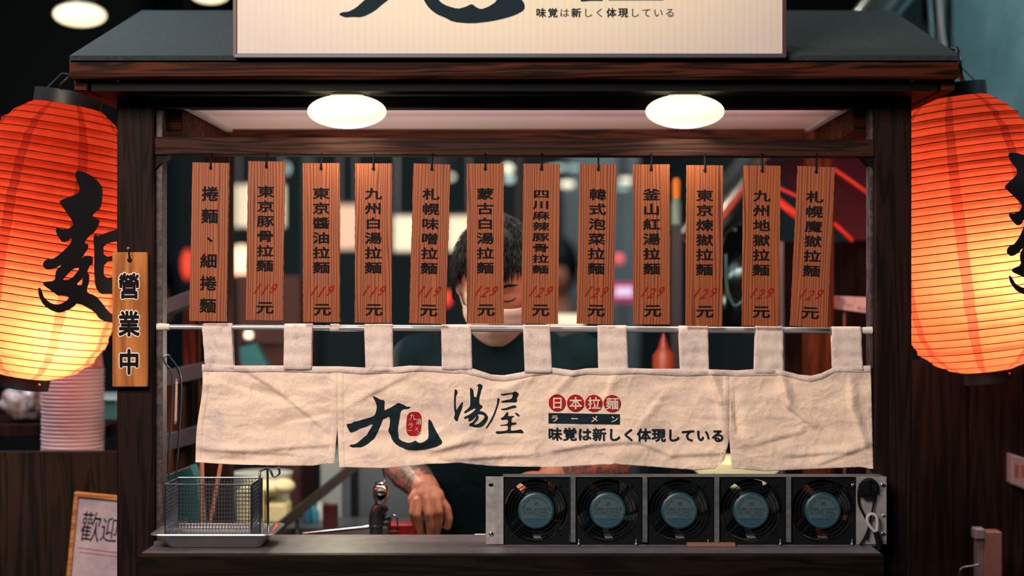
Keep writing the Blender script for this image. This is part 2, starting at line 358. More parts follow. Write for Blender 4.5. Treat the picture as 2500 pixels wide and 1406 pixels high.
class Ink:                      # flat print, gathered in photo pixels (x right, y down)
    def __init__(s): s.v = []; s.f = []; s.lay = {}
    def add(s, g, fn, layer=0):
        n = len(s.v); s.v += [fn(x, y) for x, y in g[0]]
        if layer: s.lay.update({n + i: layer for i in range(len(g[0]))})
        s.f += [tuple(n + i for i in q) for q in g[1]]
    def ch(s, c, cx, cy, w_, h_, off=.012, shear=0, rot=0):
        g = glyph(c, 0.0); off = max(off, 0)
        if ord(c) > 0x2000: gx, gy = .5, .38
        else:
            xs = [p[0] for p in g[0]] or [0]; gx, gy = (min(xs) + max(xs)) / 2, .35
        ca, sa = math.cos(rot), math.sin(rot)
        sh = [(0, 0)] + ([(off * math.cos(R(a)), off * math.sin(R(a))) for a in range(0, 360, 45 if off < .04 else 30)] if off > .003 else [])
        if off > .04: sh += [(off * .5 * math.cos(R(a)), off * .5 * math.sin(R(a))) for a in range(0, 360, 60)]
        for li, (ox, oy) in enumerate(sh):
            def fn(x, y, ox=ox, oy=oy):
                x += ox; y += oy
                a, b_ = (x - gx + shear * (y - gy)) * w_, -(y - gy) * h_
                return (cx + a * ca - b_ * sa, cy + a * sa + b_ * ca)
            s.add(g, fn, li)
    def arcs(s, cx, cy, ro, ri, n=32):
        k = len(s.v)
        for i in range(n):
            a = 2 * math.pi * i / n; s.v += [(cx + ro * math.cos(a), cy + ro * math.sin(a)), (cx + ri * math.cos(a), cy + ri * math.sin(a))]
        for i in range(n): j = (i + 1) % n; s.f.append((k + 2 * i, k + 2 * j, k + 2 * j + 1, k + 2 * i + 1))
    def poly(s, pts):
        k = len(s.v); s.v += list(pts); s.f.append(tuple(range(k, k + len(pts))))
    def disc(s, cx, cy, rx, ry=None, n=32): s.poly([(cx + rx * math.cos(2 * math.pi * i / n), cy + (ry or rx) * math.sin(2 * math.pi * i / n)) for i in range(n)])
    def build(s, name, mt, fn, parent=None, maxlen=0, **kw):
        vs_, fs = [(x, y, s.lay.get(i, 0)) for i, (x, y) in enumerate(s.v)], s.f
        if maxlen:
            bm = bmesh.new(); vv = [bm.verts.new((x, y, z * .01)) for x, y, z in vs_]
            for q in fs:
                try: bm.faces.new([vv[i] for i in q])
                except Exception: pass
            bmesh.ops.triangulate(bm, faces=bm.faces)
            for _ in range(7):
                e = [e for e in bm.edges if e.calc_length() > maxlen]
                if not e: break
                bmesh.ops.subdivide_edges(bm, edges=e, cuts=1); bmesh.ops.triangulate(bm, faces=bm.faces)
            bm.verts.index_update(); vs_ = [(q.co.x, q.co.y, q.co.z * 100) for q in bm.verts]; fs = [tuple(q.index for q in p.verts) for p in bm.faces]; bm.free()
        m = MB(); m.add([fn(x, y) + Vector((0, -1.2e-5 * z, 0)) for x, y, z in vs_], fs); return m.build(name, mt, parent, **kw)
JIU = [[(710,145),(760,165),(870,225),(935,232),(957,255),(945,385),(955,425),(935,470),(960,450),(1085,395),(1140,360),(1180,340),(1245,290),(1290,305),(1395,345),(1415,370),(1450,378),(1525,372),(1475,410),(1445,420),(1380,422),(1330,437),(1300,480),(1285,540),(1265,680),(1240,830),(1235,890),(1248,940),(1252,1040),(1290,1085),(1350,1120),(1470,1155),(1560,1130),(1620,1098),(1665,1135),(1720,1160),(1800,1130),(1885,1075),(1900,1000),(1893,800),(1895,650),(1925,650),(1960,685),(2010,800),(2080,930),(2140,1040),(2185,1100),(2185,1165),(2100,1215),(1980,1255),(1820,1290),(1620,1312),(1420,1295),(1340,1250),(1250,1215),(1165,1150),(1105,1060),(1090,990),(1045,920),(1035,870),(1065,790),(1075,650),(1050,580),(980,610),(910,645),(890,720),(830,860),(740,1050),(660,1110),(580,1180),(450,1245),(340,1240),(270,1248),(195,1215),(230,1190),(300,1185),(380,1145),(480,1055),(580,980),(620,900),(690,790),(712,745),(640,755),(550,805),(430,835),(330,895),(240,925),(205,915),(135,760),(160,742),(250,735),(310,690),(370,688),(520,640),(640,610),(735,570),(770,500),(792,370),(775,310),(745,240),(705,170)]]
TANG = [[(195,245),(215,240),(250,270),(258,320),(248,355),(215,405),(215,765),(290,650),(385,525),(385,570),(365,690),(310,830),(280,910),(265,985),(240,998),(210,985),(178,930),(180,895),(195,860),(195,800),(178,700),(180,400),(190,320)],
 [(575,197),(605,240),(630,245),(640,340),(640,410),(690,435),(708,435),(735,300),(755,190),(740,165),(712,162),(760,118),(800,115),(850,150),(850,180),(820,260),(790,380),(770,470),(770,570),(785,600),(850,635),(850,655),(825,690),(770,745),(780,755),(860,770),(930,810),(975,880),(980,920),(950,1000),(890,1080),(820,1130),(730,1148),(640,1135),(580,1110),(525,1108),(560,1045),(610,1035),(680,950),(707,885),(698,868),(640,940),(560,995),(530,1003),(512,980),(525,930),(495,915),(430,945),(415,925),(420,900),(530,850),(640,770),(690,710),(680,690),(650,695),(560,740),(430,815),(415,795),(420,770),(500,710),(550,650),(565,600),(560,400),(555,240)],
 [(725,835),(800,828),(870,850),(905,880),(880,950),(800,1030),(720,1078),(650,1080),(640,1060),(700,1000),(760,920),(755,870)]]
WU = [[(1285,350),(1330,355),(1440,335),(1560,325),(1615,290),(1650,298),(1710,345),(1705,370),(1665,430),(1665,500),(1650,540),(1610,550),(1500,540),(1330,558),(1295,545),(1295,525),(1330,520),(1420,495),(1500,485),(1550,455),(1570,390),(1560,350),(1480,355),(1340,388),(1290,375)],
 [(1215,450),(1240,448),(1252,480),(1235,570),(1200,680),(1140,860),(1060,1010),(960,1155),(930,1180),(925,1165),(1020,1010),(1100,860),(1160,700),(1195,590),(1200,490)],
 [(1290,705),(1400,690),(1500,650),(1600,620),(1640,630),(1660,660),(1630,680),(1540,690),(1440,720),(1330,735),(1290,725)],
 [(1445,770),(1460,800),(1450,875),(1520,880),(1600,868),(1600,890),(1545,915),(1532,960),(1535,1035),(1640,1030),(1660,1050),(1640,1070),(1540,1085),(1515,1120),(1515,1200),(1540,1225),(1640,1215),(1740,1195),(1780,1198),(1820,1250),(1828,1280),(1700,1275),(1480,1275),(1350,1285),(1200,1298),(1165,1280),(1165,1245),(1210,1235),(1340,1235),(1440,1215),(1455,1170),(1455,1130),(1430,1095),(1350,1100),(1275,1108),(1270,1090),(1330,1085),(1440,1065),(1460,1020),(1450,975),(1430,945),(1320,970),(1285,950),(1290,920),(1350,895),(1400,820)],
 [(1620,800),(1660,800),(1720,840),(1720,880),(1700,885),(1650,855),(1625,820)]]
MIAN = [[(375,32),(440,50),(500,90),(545,150),(560,190),(557,330),(540,380),(510,410),(487,440),(500,460),(540,480),(530,530),(500,590),(450,640),(420,695),(450,705),(450,740),(415,800),(392,838),(430,808),(478,812),(478,890),(460,890),(430,965),(448,975),(445,1050),(425,1110),(425,1150),(480,1175),(525,1230),(600,1330),(700,1400),(820,1420),(840,1450),(700,1460),(600,1440),(510,1400),(470,1330),(350,1240),(310,1290),(215,1338),(150,1315),(80,1260),(45,1170),(45,1110),(60,1100),(75,1130),(90,1195),(150,1250),(210,1258),(270,1220),(290,1190),(230,1175),(205,1180),(150,1130),(88,1080),(88,1050),(185,1042),(190,970),(210,930),(250,893),(170,938),(115,940),(88,905),(95,870),(130,842),(170,845),(230,800),(320,700),(325,640),(300,680),(265,692),(240,680),(200,600),(205,555),(250,575),(300,570),(335,540),(342,510),(290,420),(232,325),(240,310),(385,240),(392,190),(355,100),(355,45)],
 [(380,920),(330,930),(290,980),(240,1038),(310,1025),(360,960)], [(400,1010),(375,1045),(350,1075),(385,1080),(395,1050)],
 [(500,605),(515,628),(570,600),(680,560),(760,540),(800,570),(790,640),(780,1000),(770,1150),(700,1180),(600,1170),(520,1165),(482,1090),(482,940),(490,780),(487,650)],
 [(560,700),(700,670),(700,800),(560,820)], [(560,870),(700,850),(700,1000),(560,1020)]]
gJIU = loops([smooth_loop(l, 1) for l in JIU]); gTANG = loops([smooth_loop(l) for l in TANG]); gWU = loops([smooth_loop(l) for l in WU]); gMIAN = loops([smooth_loop(l, 1) for l in MIAN])
SLOGAN = '味覚は新しく体現している'

LILAC = mat('lamplit_post_lilac', (.12, .08, .09), .6)  # mottled lilac paints lamplight on the posts' inner faces; the strip is added
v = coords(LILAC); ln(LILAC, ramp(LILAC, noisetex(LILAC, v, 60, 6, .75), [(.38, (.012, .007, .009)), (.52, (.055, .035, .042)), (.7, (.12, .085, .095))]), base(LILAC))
# ---------------------------------------------------------------- setting
def struct(name, mb, mt, label, cat='structure', **kw):
    o = mb.build(name, mt, **kw); o['kind'] = 'structure'; o['label'] = label; o['category'] = cat; return o
struct('floor', MB().box(-5, 5, -6, 7, -.05, 0), FLOORM, 'dark tiled floor under the food hall', 'floor')
struct('ceiling', MB().box(-5, 5, .8, 7, 3.0, 3.05), DARKW, 'black ceiling high above the hall', 'ceiling')
struct('wall_back', MB().box(-5, 5, 6.5, 6.6, 0, 3), HALLW, 'dim teal wall at the far end of the hall', 'wall')
wl = P(2325, 0, 1.2).x
wr_ = struct('wall_right', MB().box(wl, 3, 1.2, 1.35, 0, 3), CONC, 'mottled teal concrete wall behind the right lantern', 'wall')
W_DW = wood('black_brown_boarding', (.008, .004, .0035), (.024, .012, .009), 'z', fine=40)
kb = thing('trim_1', 'nearly black wooden boarding below the right lantern', 'boarding', (1.2, .5, 0)); kb['kind'] = 'structure'
x = P(2228, 0, .5).x
while x < 2.0:
    MB().box(x, x + .118, .5, .53, 0, P(0, 880, .5).z).build('plank', W_DW, kb, bevel=.002); x += .121
struct('wall_left', MB().box(-5, -4.9, -1, 6.5, 0, 3), HALLW, 'dark side wall on the left of the hall', 'wall')

# ---------------------------------------------------------------- stall frame
CT = .990
stall = thing('food_stall', 'dark stained wooden ramen stall with felted roof and hanging menu beam', 'stall', (0, .25, 0))
def pb(name, a, b_, c, d, y, dy, mt, bevel=.0025, parent=stall, **kw): return MB().pbox(a, b_, c, d, y, dy).build(name, mt, parent, bevel=bevel, **kw)
zt = P(0, 192, 0).z
for a, c in ((285, 375), (2137, 2226)):
    p, q = P(a, 0), P(c, 0)
    MB().box(p.x, q.x, 0, .056, 0, zt).build('front_post', W_Z, stall, bevel=.003)
for a, c in ((500, 560), (1972, 2036)):
    p, q = P(a, 0, .46), P(c, 0, .46)
    MB().box(p.x, q.x, .46, .52, 0, 1.80).build('rear_post', W_ORANGE if a > 1000 else W_BACK, stall, bevel=.003)
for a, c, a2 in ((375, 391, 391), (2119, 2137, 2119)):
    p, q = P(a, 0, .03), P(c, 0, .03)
    MB().box(P(a, 0).x if a < 1000 else q.x - .0125, P(a, 0).x + .0125 if a < 1000 else P(2137, 0).x, .018, .054, CT, P(0, 262, 0).z).build('lit_side_strip', LILAC, stall, bevel=.001)
pb('header_beam', 285, 194, 2226, 262, .005, .05, W_BLACK)
cb = MB(); a, b_, c, d = P(375, 333), P(2137, 340), P(2137, 382), P(375, 377)
cb.prism([(a.x, a.z), (b_.x, b_.z), (c.x, c.z), (d.x, d.z)], .006, .046).build('menu_beam', W_BEAM, stall, bevel=.002)
pb('fascia_board', 168, 142, 2344, 191, -.12, .028, W_X, .004)
RZ0, RZ1, RY0, RY1 = P(0, 141, -.12).z, 2.035, -.12, .41
rx0, rx1 = P(170, 0, -.12).x, P(2342, 0, -.12).x
rf = MB()
rf.add([(rx0, RY0, RZ0 - .008), (rx1, RY0, RZ0 - .008), (rx1, RY0, RZ0 + .004), (rx0, RY0, RZ0 + .004), (rx0, RY1, RZ1), (rx1, RY1, RZ1), (rx0, .94, RZ0), (rx1, .94, RZ0), (rx0, RY1, RZ1 - .03), (rx1, RY1, RZ1 - .03), (rx0, .94, RZ0 - .03), (rx1, .94, RZ0 - .03)],
       [(0, 1, 2, 3), (3, 2, 5, 4), (4, 5, 7, 6), (6, 7, 11, 10), (10, 11, 9, 8), (8, 9, 1, 0), (0, 3, 4, 8), (1, 9, 5, 2), (4, 6, 10, 8), (5, 9, 11, 7)])
rf.build('roof', ROOF, stall)
MB().box(rx0 + .03, rx1 - .03, -.09, .94, RZ0 - .055, RZ0 - .04).build('soffit', W_BLACK, stall)
for s, x in ((-1, rx0 + .012), (1, rx1 - .012)):
    MB().box(x - .012, x + .012, -.092, .94, RZ0 - .055, RZ0 - .008).build('barge_board', W_X, stall, bevel=.002)
# ceiling panel framed by rails
pz = P(0, 262, .056).z
MB().box(-.640, .582, .03, .465, pz, pz + .012).build('ceiling_panel', CEILP, stall)
for x0, x1 in ((-.715, -.655), (.60, .655)): MB().box(x0, x1, .056, .56, pz - .045, pz + .01).build('side_rail', W_X, stall, bevel=.002)
MB().box(-.66, .60, .465, .50, pz - .03, pz + .012).build('rear_rail', W_X, stall, bevel=.002)
for x0, x1 in ((-.648, -.636), (.578, .59)): MB().box(x0, x1, .03, .465, pz - .006, pz).build('panel_bead', plain('pale_bead', (.32, .26, .27)), stall)
for s, px in ((-1, 420), (1, 2085)):
    a, b_ = P(px, 268, .1), P(px + s * -45, 335, .42)
    MB().tube([a, b_], .012, 4).build('diagonal_brace', W_BEAM, stall)
# counter
fx0, fx1 = P(346, 0, -.13).x, P(2150, 0, -.13).x
ct_ = [(fx0, -.13), (fx1, -.13), (fx1, -.001), (P(2137, 0).x - .0005, -.001), (P(2137, 0).x - .0005, .085), (P(375, 0).x + .0005, .085), (P(375, 0).x + .0005, -.001), (fx0, -.001)]
m = MB(); n = len(ct_); m.add([(x, y, CT - .022) for x, y in ct_] + [(x, y, CT) for x, y in ct_], [tuple(range(n))[::-1], tuple(range(n, 2 * n))] + [(i, (i + 1) % n, (i + 1) % n + n, i + n) for i in range(n)])
m.build('counter_top', COUNTER, stall)
MB().box(fx0 - .002, fx1 + .002, -.152, -.1305, CT - .05, CT - .0005).build('counter_edge', W_EDGE, stall, bevel=.002)
n = 14
for i in range(n):
    a, b_ = fx0 + (fx1 - fx0) * i / n, fx0 + (fx1 - fx0) * (i + 1) / n
    MB().box(a + .001, b_ - .001, -.128, -.112, .0, CT - .05).build('front_board', W_BLACK, stall, bevel=.002)
# small corner brackets under the menu beam
for px, s in ((378, 1), (2134, -1)):
    a = P(px, 379, .02)
    MB().prism([(a.x, a.z), (a.x + s * .026, a.z), (a.x, a.z - .03)], .012, .05).build('corner_block', W_BLACK, stall)

# ---------------------------------------------------------------- sign box on the roof
sg = thing('sign_box', 'large backlit cream sign box standing on the front edge of the roof', 'sign', P(1245, 138, -.12))
x0, x1, z0, z1 = P(581, 0, -.12).x, P(1908, 0, -.12).x, P(0, 134, -.12).z, P(0, 134, -.12).z + .52
fo = MB().box(x0, x1, -.128, -.12, z0, z1).build('sign_face', SIGNFACE, sg)
# centre the face's object coordinates on the lit middle
cc = Vector(((x0 + x1) / 2, -.124, z0 + .19)); off = cc - OFF[fo]
for q in fo.data.vertices: q.co -= off
fo.location = off
for a, c in ((x0 - .007, x0), (x1, x1 + .007)): MB().box(a, c, -.132, -.02, z0 - .005, z1).build('side_frame', SIGNTRIM, sg, bevel=.001)
MB().box(x0 - .007, x1 + .007, -.132, -.02, z1, z1 + .008).build('top_frame', SIGNTRIM, sg)
MB().box(x0, x1, -.07, -.06, z0, z1).build('back_panel', SIGNLEDGE, sg)
MB().box(x0 - .004, x1 + .006, -.138, -.02, z0 - .0075, z0).build('bottom_ledge', SIGNLEDGE, sg, bevel=.001)
SY = -.1295
ink = Ink(); k = 1.19 / 5.208
ink.add(gJIU, lambda x, y: (820 + 32 / 5.208 + (x - 195) * k, 185 / 5.208 + (y - 1215) * k))
ink.build('large_character', INK, lambda x, y: P(x, y, SY), sg)
ink = Ink(); k = .8 / 9.695
for g_ in (gTANG, gWU): ink.add(g_, lambda x, y: (1417 + (x - 1160) * k, 4 + (y - 1298) * k))
for i, c in enumerate(SLOGAN): ink.ch(c, 1321 + i * 28.6, 31, 25, 24, .03 if c in '味新体現覚' else .006)
ink.build('lettering', INK, lambda x, y: P(x, y, SY), sg)
ink = Ink(); ink.poly([(1485, -16), (1620, -16), (1620, 1), (1485, 1)]); ink.build('text_bar', INK, lambda x, y: P(x, y, SY), sg)

# ---------------------------------------------------------------- lamps below the eaves
for (px, lab) in ((847, 'left'), (1672, 'right')):
    c = P(px, 272, -.045)
    t = thing('ceiling_lamp', 'glowing round white lamp under the eaves, the %s one of the pair' % lab, 'lamp', (c.x, c.y, c.z), 'lamps under the stall eaves')
    pr = [(max(.001, .0665 * math.sin(math.pi * i / 28)), -.0285 * math.cos(math.pi * i / 28)) for i in range(29)]
    MB().lathe(pr, 64, Matrix.Translation(c) @ Matrix.Diagonal((1.08, .80, 1.10, 1))).build('diffuser', LAMPM, t, smooth=2)
    zs = RZ0 - .055
    MB().lathe([(.02, c.z + .024), (.03, c.z + .03), (.03, zs), (.02, zs)], 20, Matrix.Translation((c.x, c.y, 0))).build('holder', CAPM, t, smooth=1)
    la = light('lamp_light', 'AREA', (c.x, c.y + .012, c.z - .03), .38, (1, .86, .62), .10, (c.x, c.y + .55, c.z - .9)); la.data.shape = 'DISK'; la.parent = t; la.location -= c

# ---------------------------------------------------------------- hanging menu boards
PLQ = [((469,397),(560,397),(461,783),(552,785),'捲麵、細捲麵'), ((605,393),(695,394),(599,781),(689,782),'東京豚骨拉麵'), ((739,398),(829,398),(740,787),(829,786),'東京醬油拉麵'),
 ((866,398),(957,399),(865,788),(956,788),'九州白湯拉麵'), ((1009,399),(1100,401),(999,789),(1088,791),'札幌味噌拉麵'), ((1140,399),(1229,399),(1140,790),(1229,790),'蒙古白湯拉麵'),
 ((1278,399),(1367,400),(1273,790),(1362,791),'四川麻辣豚骨拉麵'), ((1416,399),(1506,402),(1408,790),(1497,792),'韓式泡菜拉麵'), ((1545,401),(1636,401),(1546,792),(1637,792),'釜山紅湯拉麵'),
 ((1675,403),(1768,403),(1674,796),(1764,796),'東京煉獄拉麵'), ((1816,403),(1906,405),(1811,796),(1902,796),'九州地獄拉麵'), ((1950,404),(2038,409),(1931,797),(2020,798),'札幌魔獄拉麵')]
ORD = ['first', 'second', 'third', 'fourth', 'fifth', 'sixth', 'seventh', 'eighth', 'ninth', 'tenth', 'eleventh', 'last']
PY = -.004; KP = (D0 + PY) / F
def board_mesh(wd, ht, th, hz, seed):
    rnd = random.Random(seed); m = MB(); pts = []
    n = 60
    for i in range(n): pts.append((wd / 2 + rnd.uniform(-.0005, .0004), -ht + ht * i / n))
    pts += [(wd / 2, 0), (-wd / 2, 0)]
    for i in range(n, -1, -1): pts.append((-wd / 2 + rnd.uniform(-.0004, .0005), -ht + ht * i / n))
    ring = [(.0030 * math.cos(2 * math.pi * k / 10), hz + .0030 * math.sin(2 * math.pi * k / 10)) for k in range(10)]
    g_ = loops([[(x, z) for x, z in pts], ring])
    # front and back faces from the filled outline, walls from the outline
    m.add([(x, -th / 2, z) for x, z in g_[0]], g_[1]); m.add([(x, th / 2, z) for x, z in g_[0]], g_[1])
    for lp in (pts, ring):
        k = len(lp); m.add([(x, -th / 2, z) for x, z in lp] + [(x, th / 2, z) for x, z in lp], [(i, (i + 1) % k, (i + 1) % k + k, i + k) for i in range(k)])
    return m
for idx, (tl, tr_, bl, br_, txt) in enumerate(PLQ):
    tcx, tcy = (tl[0] + tr_[0]) / 2, (tl[1] + tr_[1]) / 2; bcx, bcy = (bl[0] + br_[0]) / 2, (bl[1] + br_[1]) / 2
    hgt_ = math.hypot(bcx - tcx, bcy - tcy) * KP; wd = 90 * KP; ang = math.atan2(tcx - bcx, bcy - tcy)
    t = thing('menu_board', '%s wooden menu board from the left, painted %s%s' % (ORD[idx], txt, '' if not idx else ' with red price ' + ('119' if idx < 5 else '129')), 'menu board', (0, 0, 0), 'wooden menu boards hanging from the beam')
    board_mesh(wd, hgt_, .007, -.0095, idx).build('board', W_PLQ, t)
    ink = Ink(); H = hgt_ / KP
    n = len(txt)
    if idx == 0: ys = [76 + 54.6 * i for i in range(6)]; sz = (42, 37)
    elif n == 8: ys = [74 + 26.3 * i for i in range(8)]; sz = (42, 22)
    else: ys = [74 + 36.2 * i for i in range(6)]; sz = (43, 29.5)
    for c, y in zip(txt, ys): ink.ch(c, (0 if c != '、' else 14), y if c != '、' else y - 8, sz[0], sz[1], .027)
    if idx: ink.ch('元', 2, 357, 44, 32, .027)
    toL = lambda x, y: Vector((x * KP, -.0038, -y * KP))
    ink.build('lettering', BLACKINK, toL, t)
    if idx:
        ink = Ink(); pr = '119' if idx < 5 else '129'
        for i, c in enumerate(pr): ink.ch(c, -17 + 18 * i + (3 if i == 2 else 0), 311 + (i % 2) * 3, 36 if c == '1' else 31, 35, .014, .62)
        ink.build('price', REDPAINT, toL, t)
    beam_z = P(0, 379, 0).z; top = P(tcx, tcy, PY)
    dz = beam_z - top.z + .004
    m = MB(); m.tube([(.0, .004, dz), (.0005, -.001, dz * .5), (0, -.0058, .001), (0, -.0062, -.006), (.0, -.004, -.0105), (0, .006, -.0105), (.0, .006, .0), (.0, .004, dz)], .0015, 6)
    m.ball((0, -.0052, -.0098), (.0026, .0016, .003), 8, 6)
    m.build('hanging_cord', BLACKPL, t, smooth=2)
    t.location = (top.x, PY + (.006 if idx % 2 else .004), top.z); t.rotation_euler = (0, ang, R(-5) if idx == 11 else R(random.uniform(-1.5, 1.5)))

# ---------------------------------------------------------------- open-for-business board on the left post
t = thing('hanging_sign', 'narrow bamboo sign with three white-edged characters 營業中 on the left post', 'sign', P(318, 616, -.012))
KQ = (D0 - .012) / F
o = MB().box(P(276, 0, -.012).x, P(360, 0, -.012).x, -.018, -.004, P(0, 944, -.012).z, P(0, 616, -.012).z).build('board', W_OPEN, t, bevel=.0012)
for nm, mt_, of, yy in (('outline', WHITEINK, .074, -.0183), ('lettering', BLACKINK, .030, -.0190)):
    ink = Ink()
    for c, y in (('營', 698), ('業', 790), ('中', 883)): ink.ch(c, 315, y, 53, 64, of)
    ink.build(nm, mt_, lambda x, y, yy=yy: P(x, y, yy), t)
a = P(316, 634, -.02)
MB().tube([P(313, 606, -.003), P(314, 616, -.02), a + Vector((0, 0, .003))], .0016, 6).ball(a, (.0042, .002, .0042), 12, 6).build('cord', BLACKPL, t, smooth=2)
MB().tube([P(313, 606, .0), P(313, 606, -.006)], .0025, 8).build('nail', STEEL, t)

# ---------------------------------------------------------------- curtain rod
RY = .018
rz = lambda px: P(px, 798 + 9 * (px - 385) / 1745, RY).z
rod = thing('curtain_rod', 'slim pale metal tension rod running between the two front posts', 'rod', P(385, 798, RY))
def rp(px): return Vector((P(px, 0, RY).x, RY, rz(px)))
MB().tube([rp(392), rp(820)], .0048, 16).build('inner_tube', RODM, rod, smooth=1)
MB().tube([rp(815), rp(2124)], .0060, 16).build('outer_tube', RODM, rod, smooth=1)
MB().tube([rp(806), rp(829)], .0076, 16).build('collar', RODCAP, rod, smooth=1, bevel=.001)
MB().tube([rp(383), rp(390), rp(414)], [.0066, .0072, .0058], 16).build('end_cap', RODCAP, rod, smooth=1)
MB().tube([rp(2105), rp(2129)], [.0064, .0074], 16).build('end_cap', RODCAP, rod, smooth=1)

# ---------------------------------------------------------------- noren curtain
NY = .010
TOPE = [(493,890),(570,893),(700,893),(760,895),(830,895),(890,898),(950,898),(1000,893),(1080,895),(1130,895),(1160,902),(1200,915),(1230,917),(1270,910),(1300,903),(1350,898),(1400,905),(1430,900),(1500,898),(1600,901),(1700,901),(1760,903),(1800,905),(1850,901),(1905,903),(1950,915),(1980,918),(2005,912),(2040,895),(2126,893)]
BOTE = [(474,1128),(560,1133),(700,1137),(760,1137),(818,1130),(826,1140),(950,1143),(1050,1132),(1120,1130),(1200,1138),(1350,1141),(1500,1133),(1600,1140),(1700,1148),(1745,1144),(1772,1122),(1786,1143),(1870,1150),(2000,1144),(2100,1140),(2131,1145)]
FOLDS = [((600,900),(690,960),5),((690,960),(800,1050),4),((560,935),(680,975),-4),((700,1030),(800,1010),-3),((500,1095),(700,1105),5),((640,1095),(800,1085),4),((480,1120),(640,1128),-4),
 ((1060,1100),(1160,1075),5),((1100,1120),(1300,1108),5),((1000,1110),(1100,1128),-4),((1350,1100),(1440,1083),5),((1440,1083),(1560,1078),5),((1560,1078),(1640,1110),4),((1640,1110),(1760,1105),4),
 ((1735,915),(1760,980),8),((1760,980),(1765,1060),7),((1905,915),(1925,990),9),((1925,990),(1990,1040),6),((2075,930),(2080,990),6),((2080,1000),(2110,1080),6),((1930,1110),(2070,1100),5),((1850,1080),(1960,1050),4),
 ((1500,915),(1480,970),3),((1400,910),(1350,960),4),((1300,920),(1220,950),4),((850,990),(1000,910),3),((870,930),(960,905),-3),((1620,960),(1560,1040),3),((1180,1040),(1090,1090),3),((2000,1130),(2120,1085),4),((1790,960),(1800,1050),-5),((1080,1050),(1000,1090),4)]
def cdepth(px, py):
    d = .0
    d += .0025 * math.sin((px - 493) / 26.0 * .5 + 1) * max(0, 1 - (py - 890) / 200) * .5
    q = Vector((px / 70, py / 34, 3.1)); d += .0042 * noise.noise(q)
    q = Vector((px / 200, py / 160, 9.1)); d += .010 * noise.noise(q)
    w2 = noise.noise(Vector((px / 60, py / 60, 1))) * 26; w3 = noise.noise(Vector((px / 60, py / 60, 7))) * 18
    q = Vector(((px + w2) / 46, (py + w3) / 24, 5.5)); n_ = 1 - abs(noise.noise(q)) * 2.2; d += .0013 * max(0, n_) ** 3
    q = Vector(((px + w3) / 24, (py + w2) / 15, 2.5)); n_ = 1 - abs(noise.noise(q)) * 2.2; d += .0007 * max(0, n_) ** 3
    for (a, b_), (c, e), am in FOLDS:
        ux, uy = c - a, e - b_; L2 = ux * ux + uy * uy; t_ = ((px - a) * ux + (py - b_) * uy) / L2
        if -.25 < t_ < 1.25:
            s_ = ((px - a) * uy - (py - b_) * ux) / math.sqrt(L2); tt = min(1, max(0, t_))
            wdt = 6; fall = 1 if 0 <= t_ <= 1 else max(0, 1 - abs(t_ - tt) * 4)
            if abs(s_) < 40:
                w_ = math.exp(-(s_ / wdt) ** 2) if s_ < 0 else math.exp(-(s_ / (wdt * 2.4)) ** 2)
                d += am * .00125 * w_ * fall * (.35 + .65 * math.sin(math.pi * min(1, max(0, (t_ + .25) / 1.5))))
    return d
nor = thing('noren_curtain', 'white linen noren curtain with navy and red printing hung on the rod', 'curtain', P(1300, 895, NY))
_dc = {}
def CP(px, py, up=0.0): return P(px, py, NY - cdepth(px, py) - up)
m = MB()
panels = [(lambda t: 493 - 18 * t ** 1.5 + 3 * math.sin(t * 7), lambda t: 824 - (0 if t < .62 else (t - .62) / .38 * 8)),
          (lambda t: 824 + (0 if t < .62 else (t - .62) / .38 * 4), lambda t: 1781 - (0 if t < .72 else ((t - .72) / .28) ** 1.3 * 14)),
          (lambda t: 1781 + (0 if t < .72 else (t - .72) / .28 * 5), lambda t: 2126 + 6 * t)]
for k, (L, Rr) in enumerate(panels):
    nx = int((Rr(0) - L(0)) / 3.2); nz_ = 78; st = len(m.v)
    for j in range(nz_ + 1):
        t_ = j / nz_; l, r = L(t_), Rr(t_)
        for i in range(nx + 1):
            px = l + (r - l) * i / nx
            bx = L(1) + (Rr(1) - L(1)) * i / nx
            bx = min(max(bx, [474, 826, 1786][k]), [818, 1772, 2131][k])
            py = lerp(TOPE, px) * (1 - t_) + lerp(BOTE, bx) * t_
            m.v.append(CP(px, py))
    for j in range(nz_):
        for i in range(nx): a = st + j * (nx + 1) + i; m.f.append((a, a + 1, a + nx + 2, a + nx + 1))
cl = m.build('cloth', CLOTH, nor, smooth=2)
sol = cl.modifiers.new('thickness', 'SOLIDIFY'); sol.thickness = .0011; sol.offset = 1 if sum(p.normal.y for p in cl.data.polygons) > 0 else -1
m = MB(); px = 493.0; cols = []
while px <= 2126: cols.append(px); px += 4
hz_ = lambda x: 15 + 5 * noise.noise(Vector((x / 90, 0, 3)))
for px in cols:
    ty = lerp(TOPE, px)
    for f_, u_ in ((-.06, .0003), (0, .0022), (.5, .0030), (.93, .0024), (1, .0002)): m.v.append(CP(px, ty + hz_(px) * f_, u_))
for i in range(len(cols) - 1):
    for j in range(4): a = i * 5 + j; m.f.append((a, a + 5, a + 6, a + 1))
m.build('top_hem', TAB, nor, smooth=2)
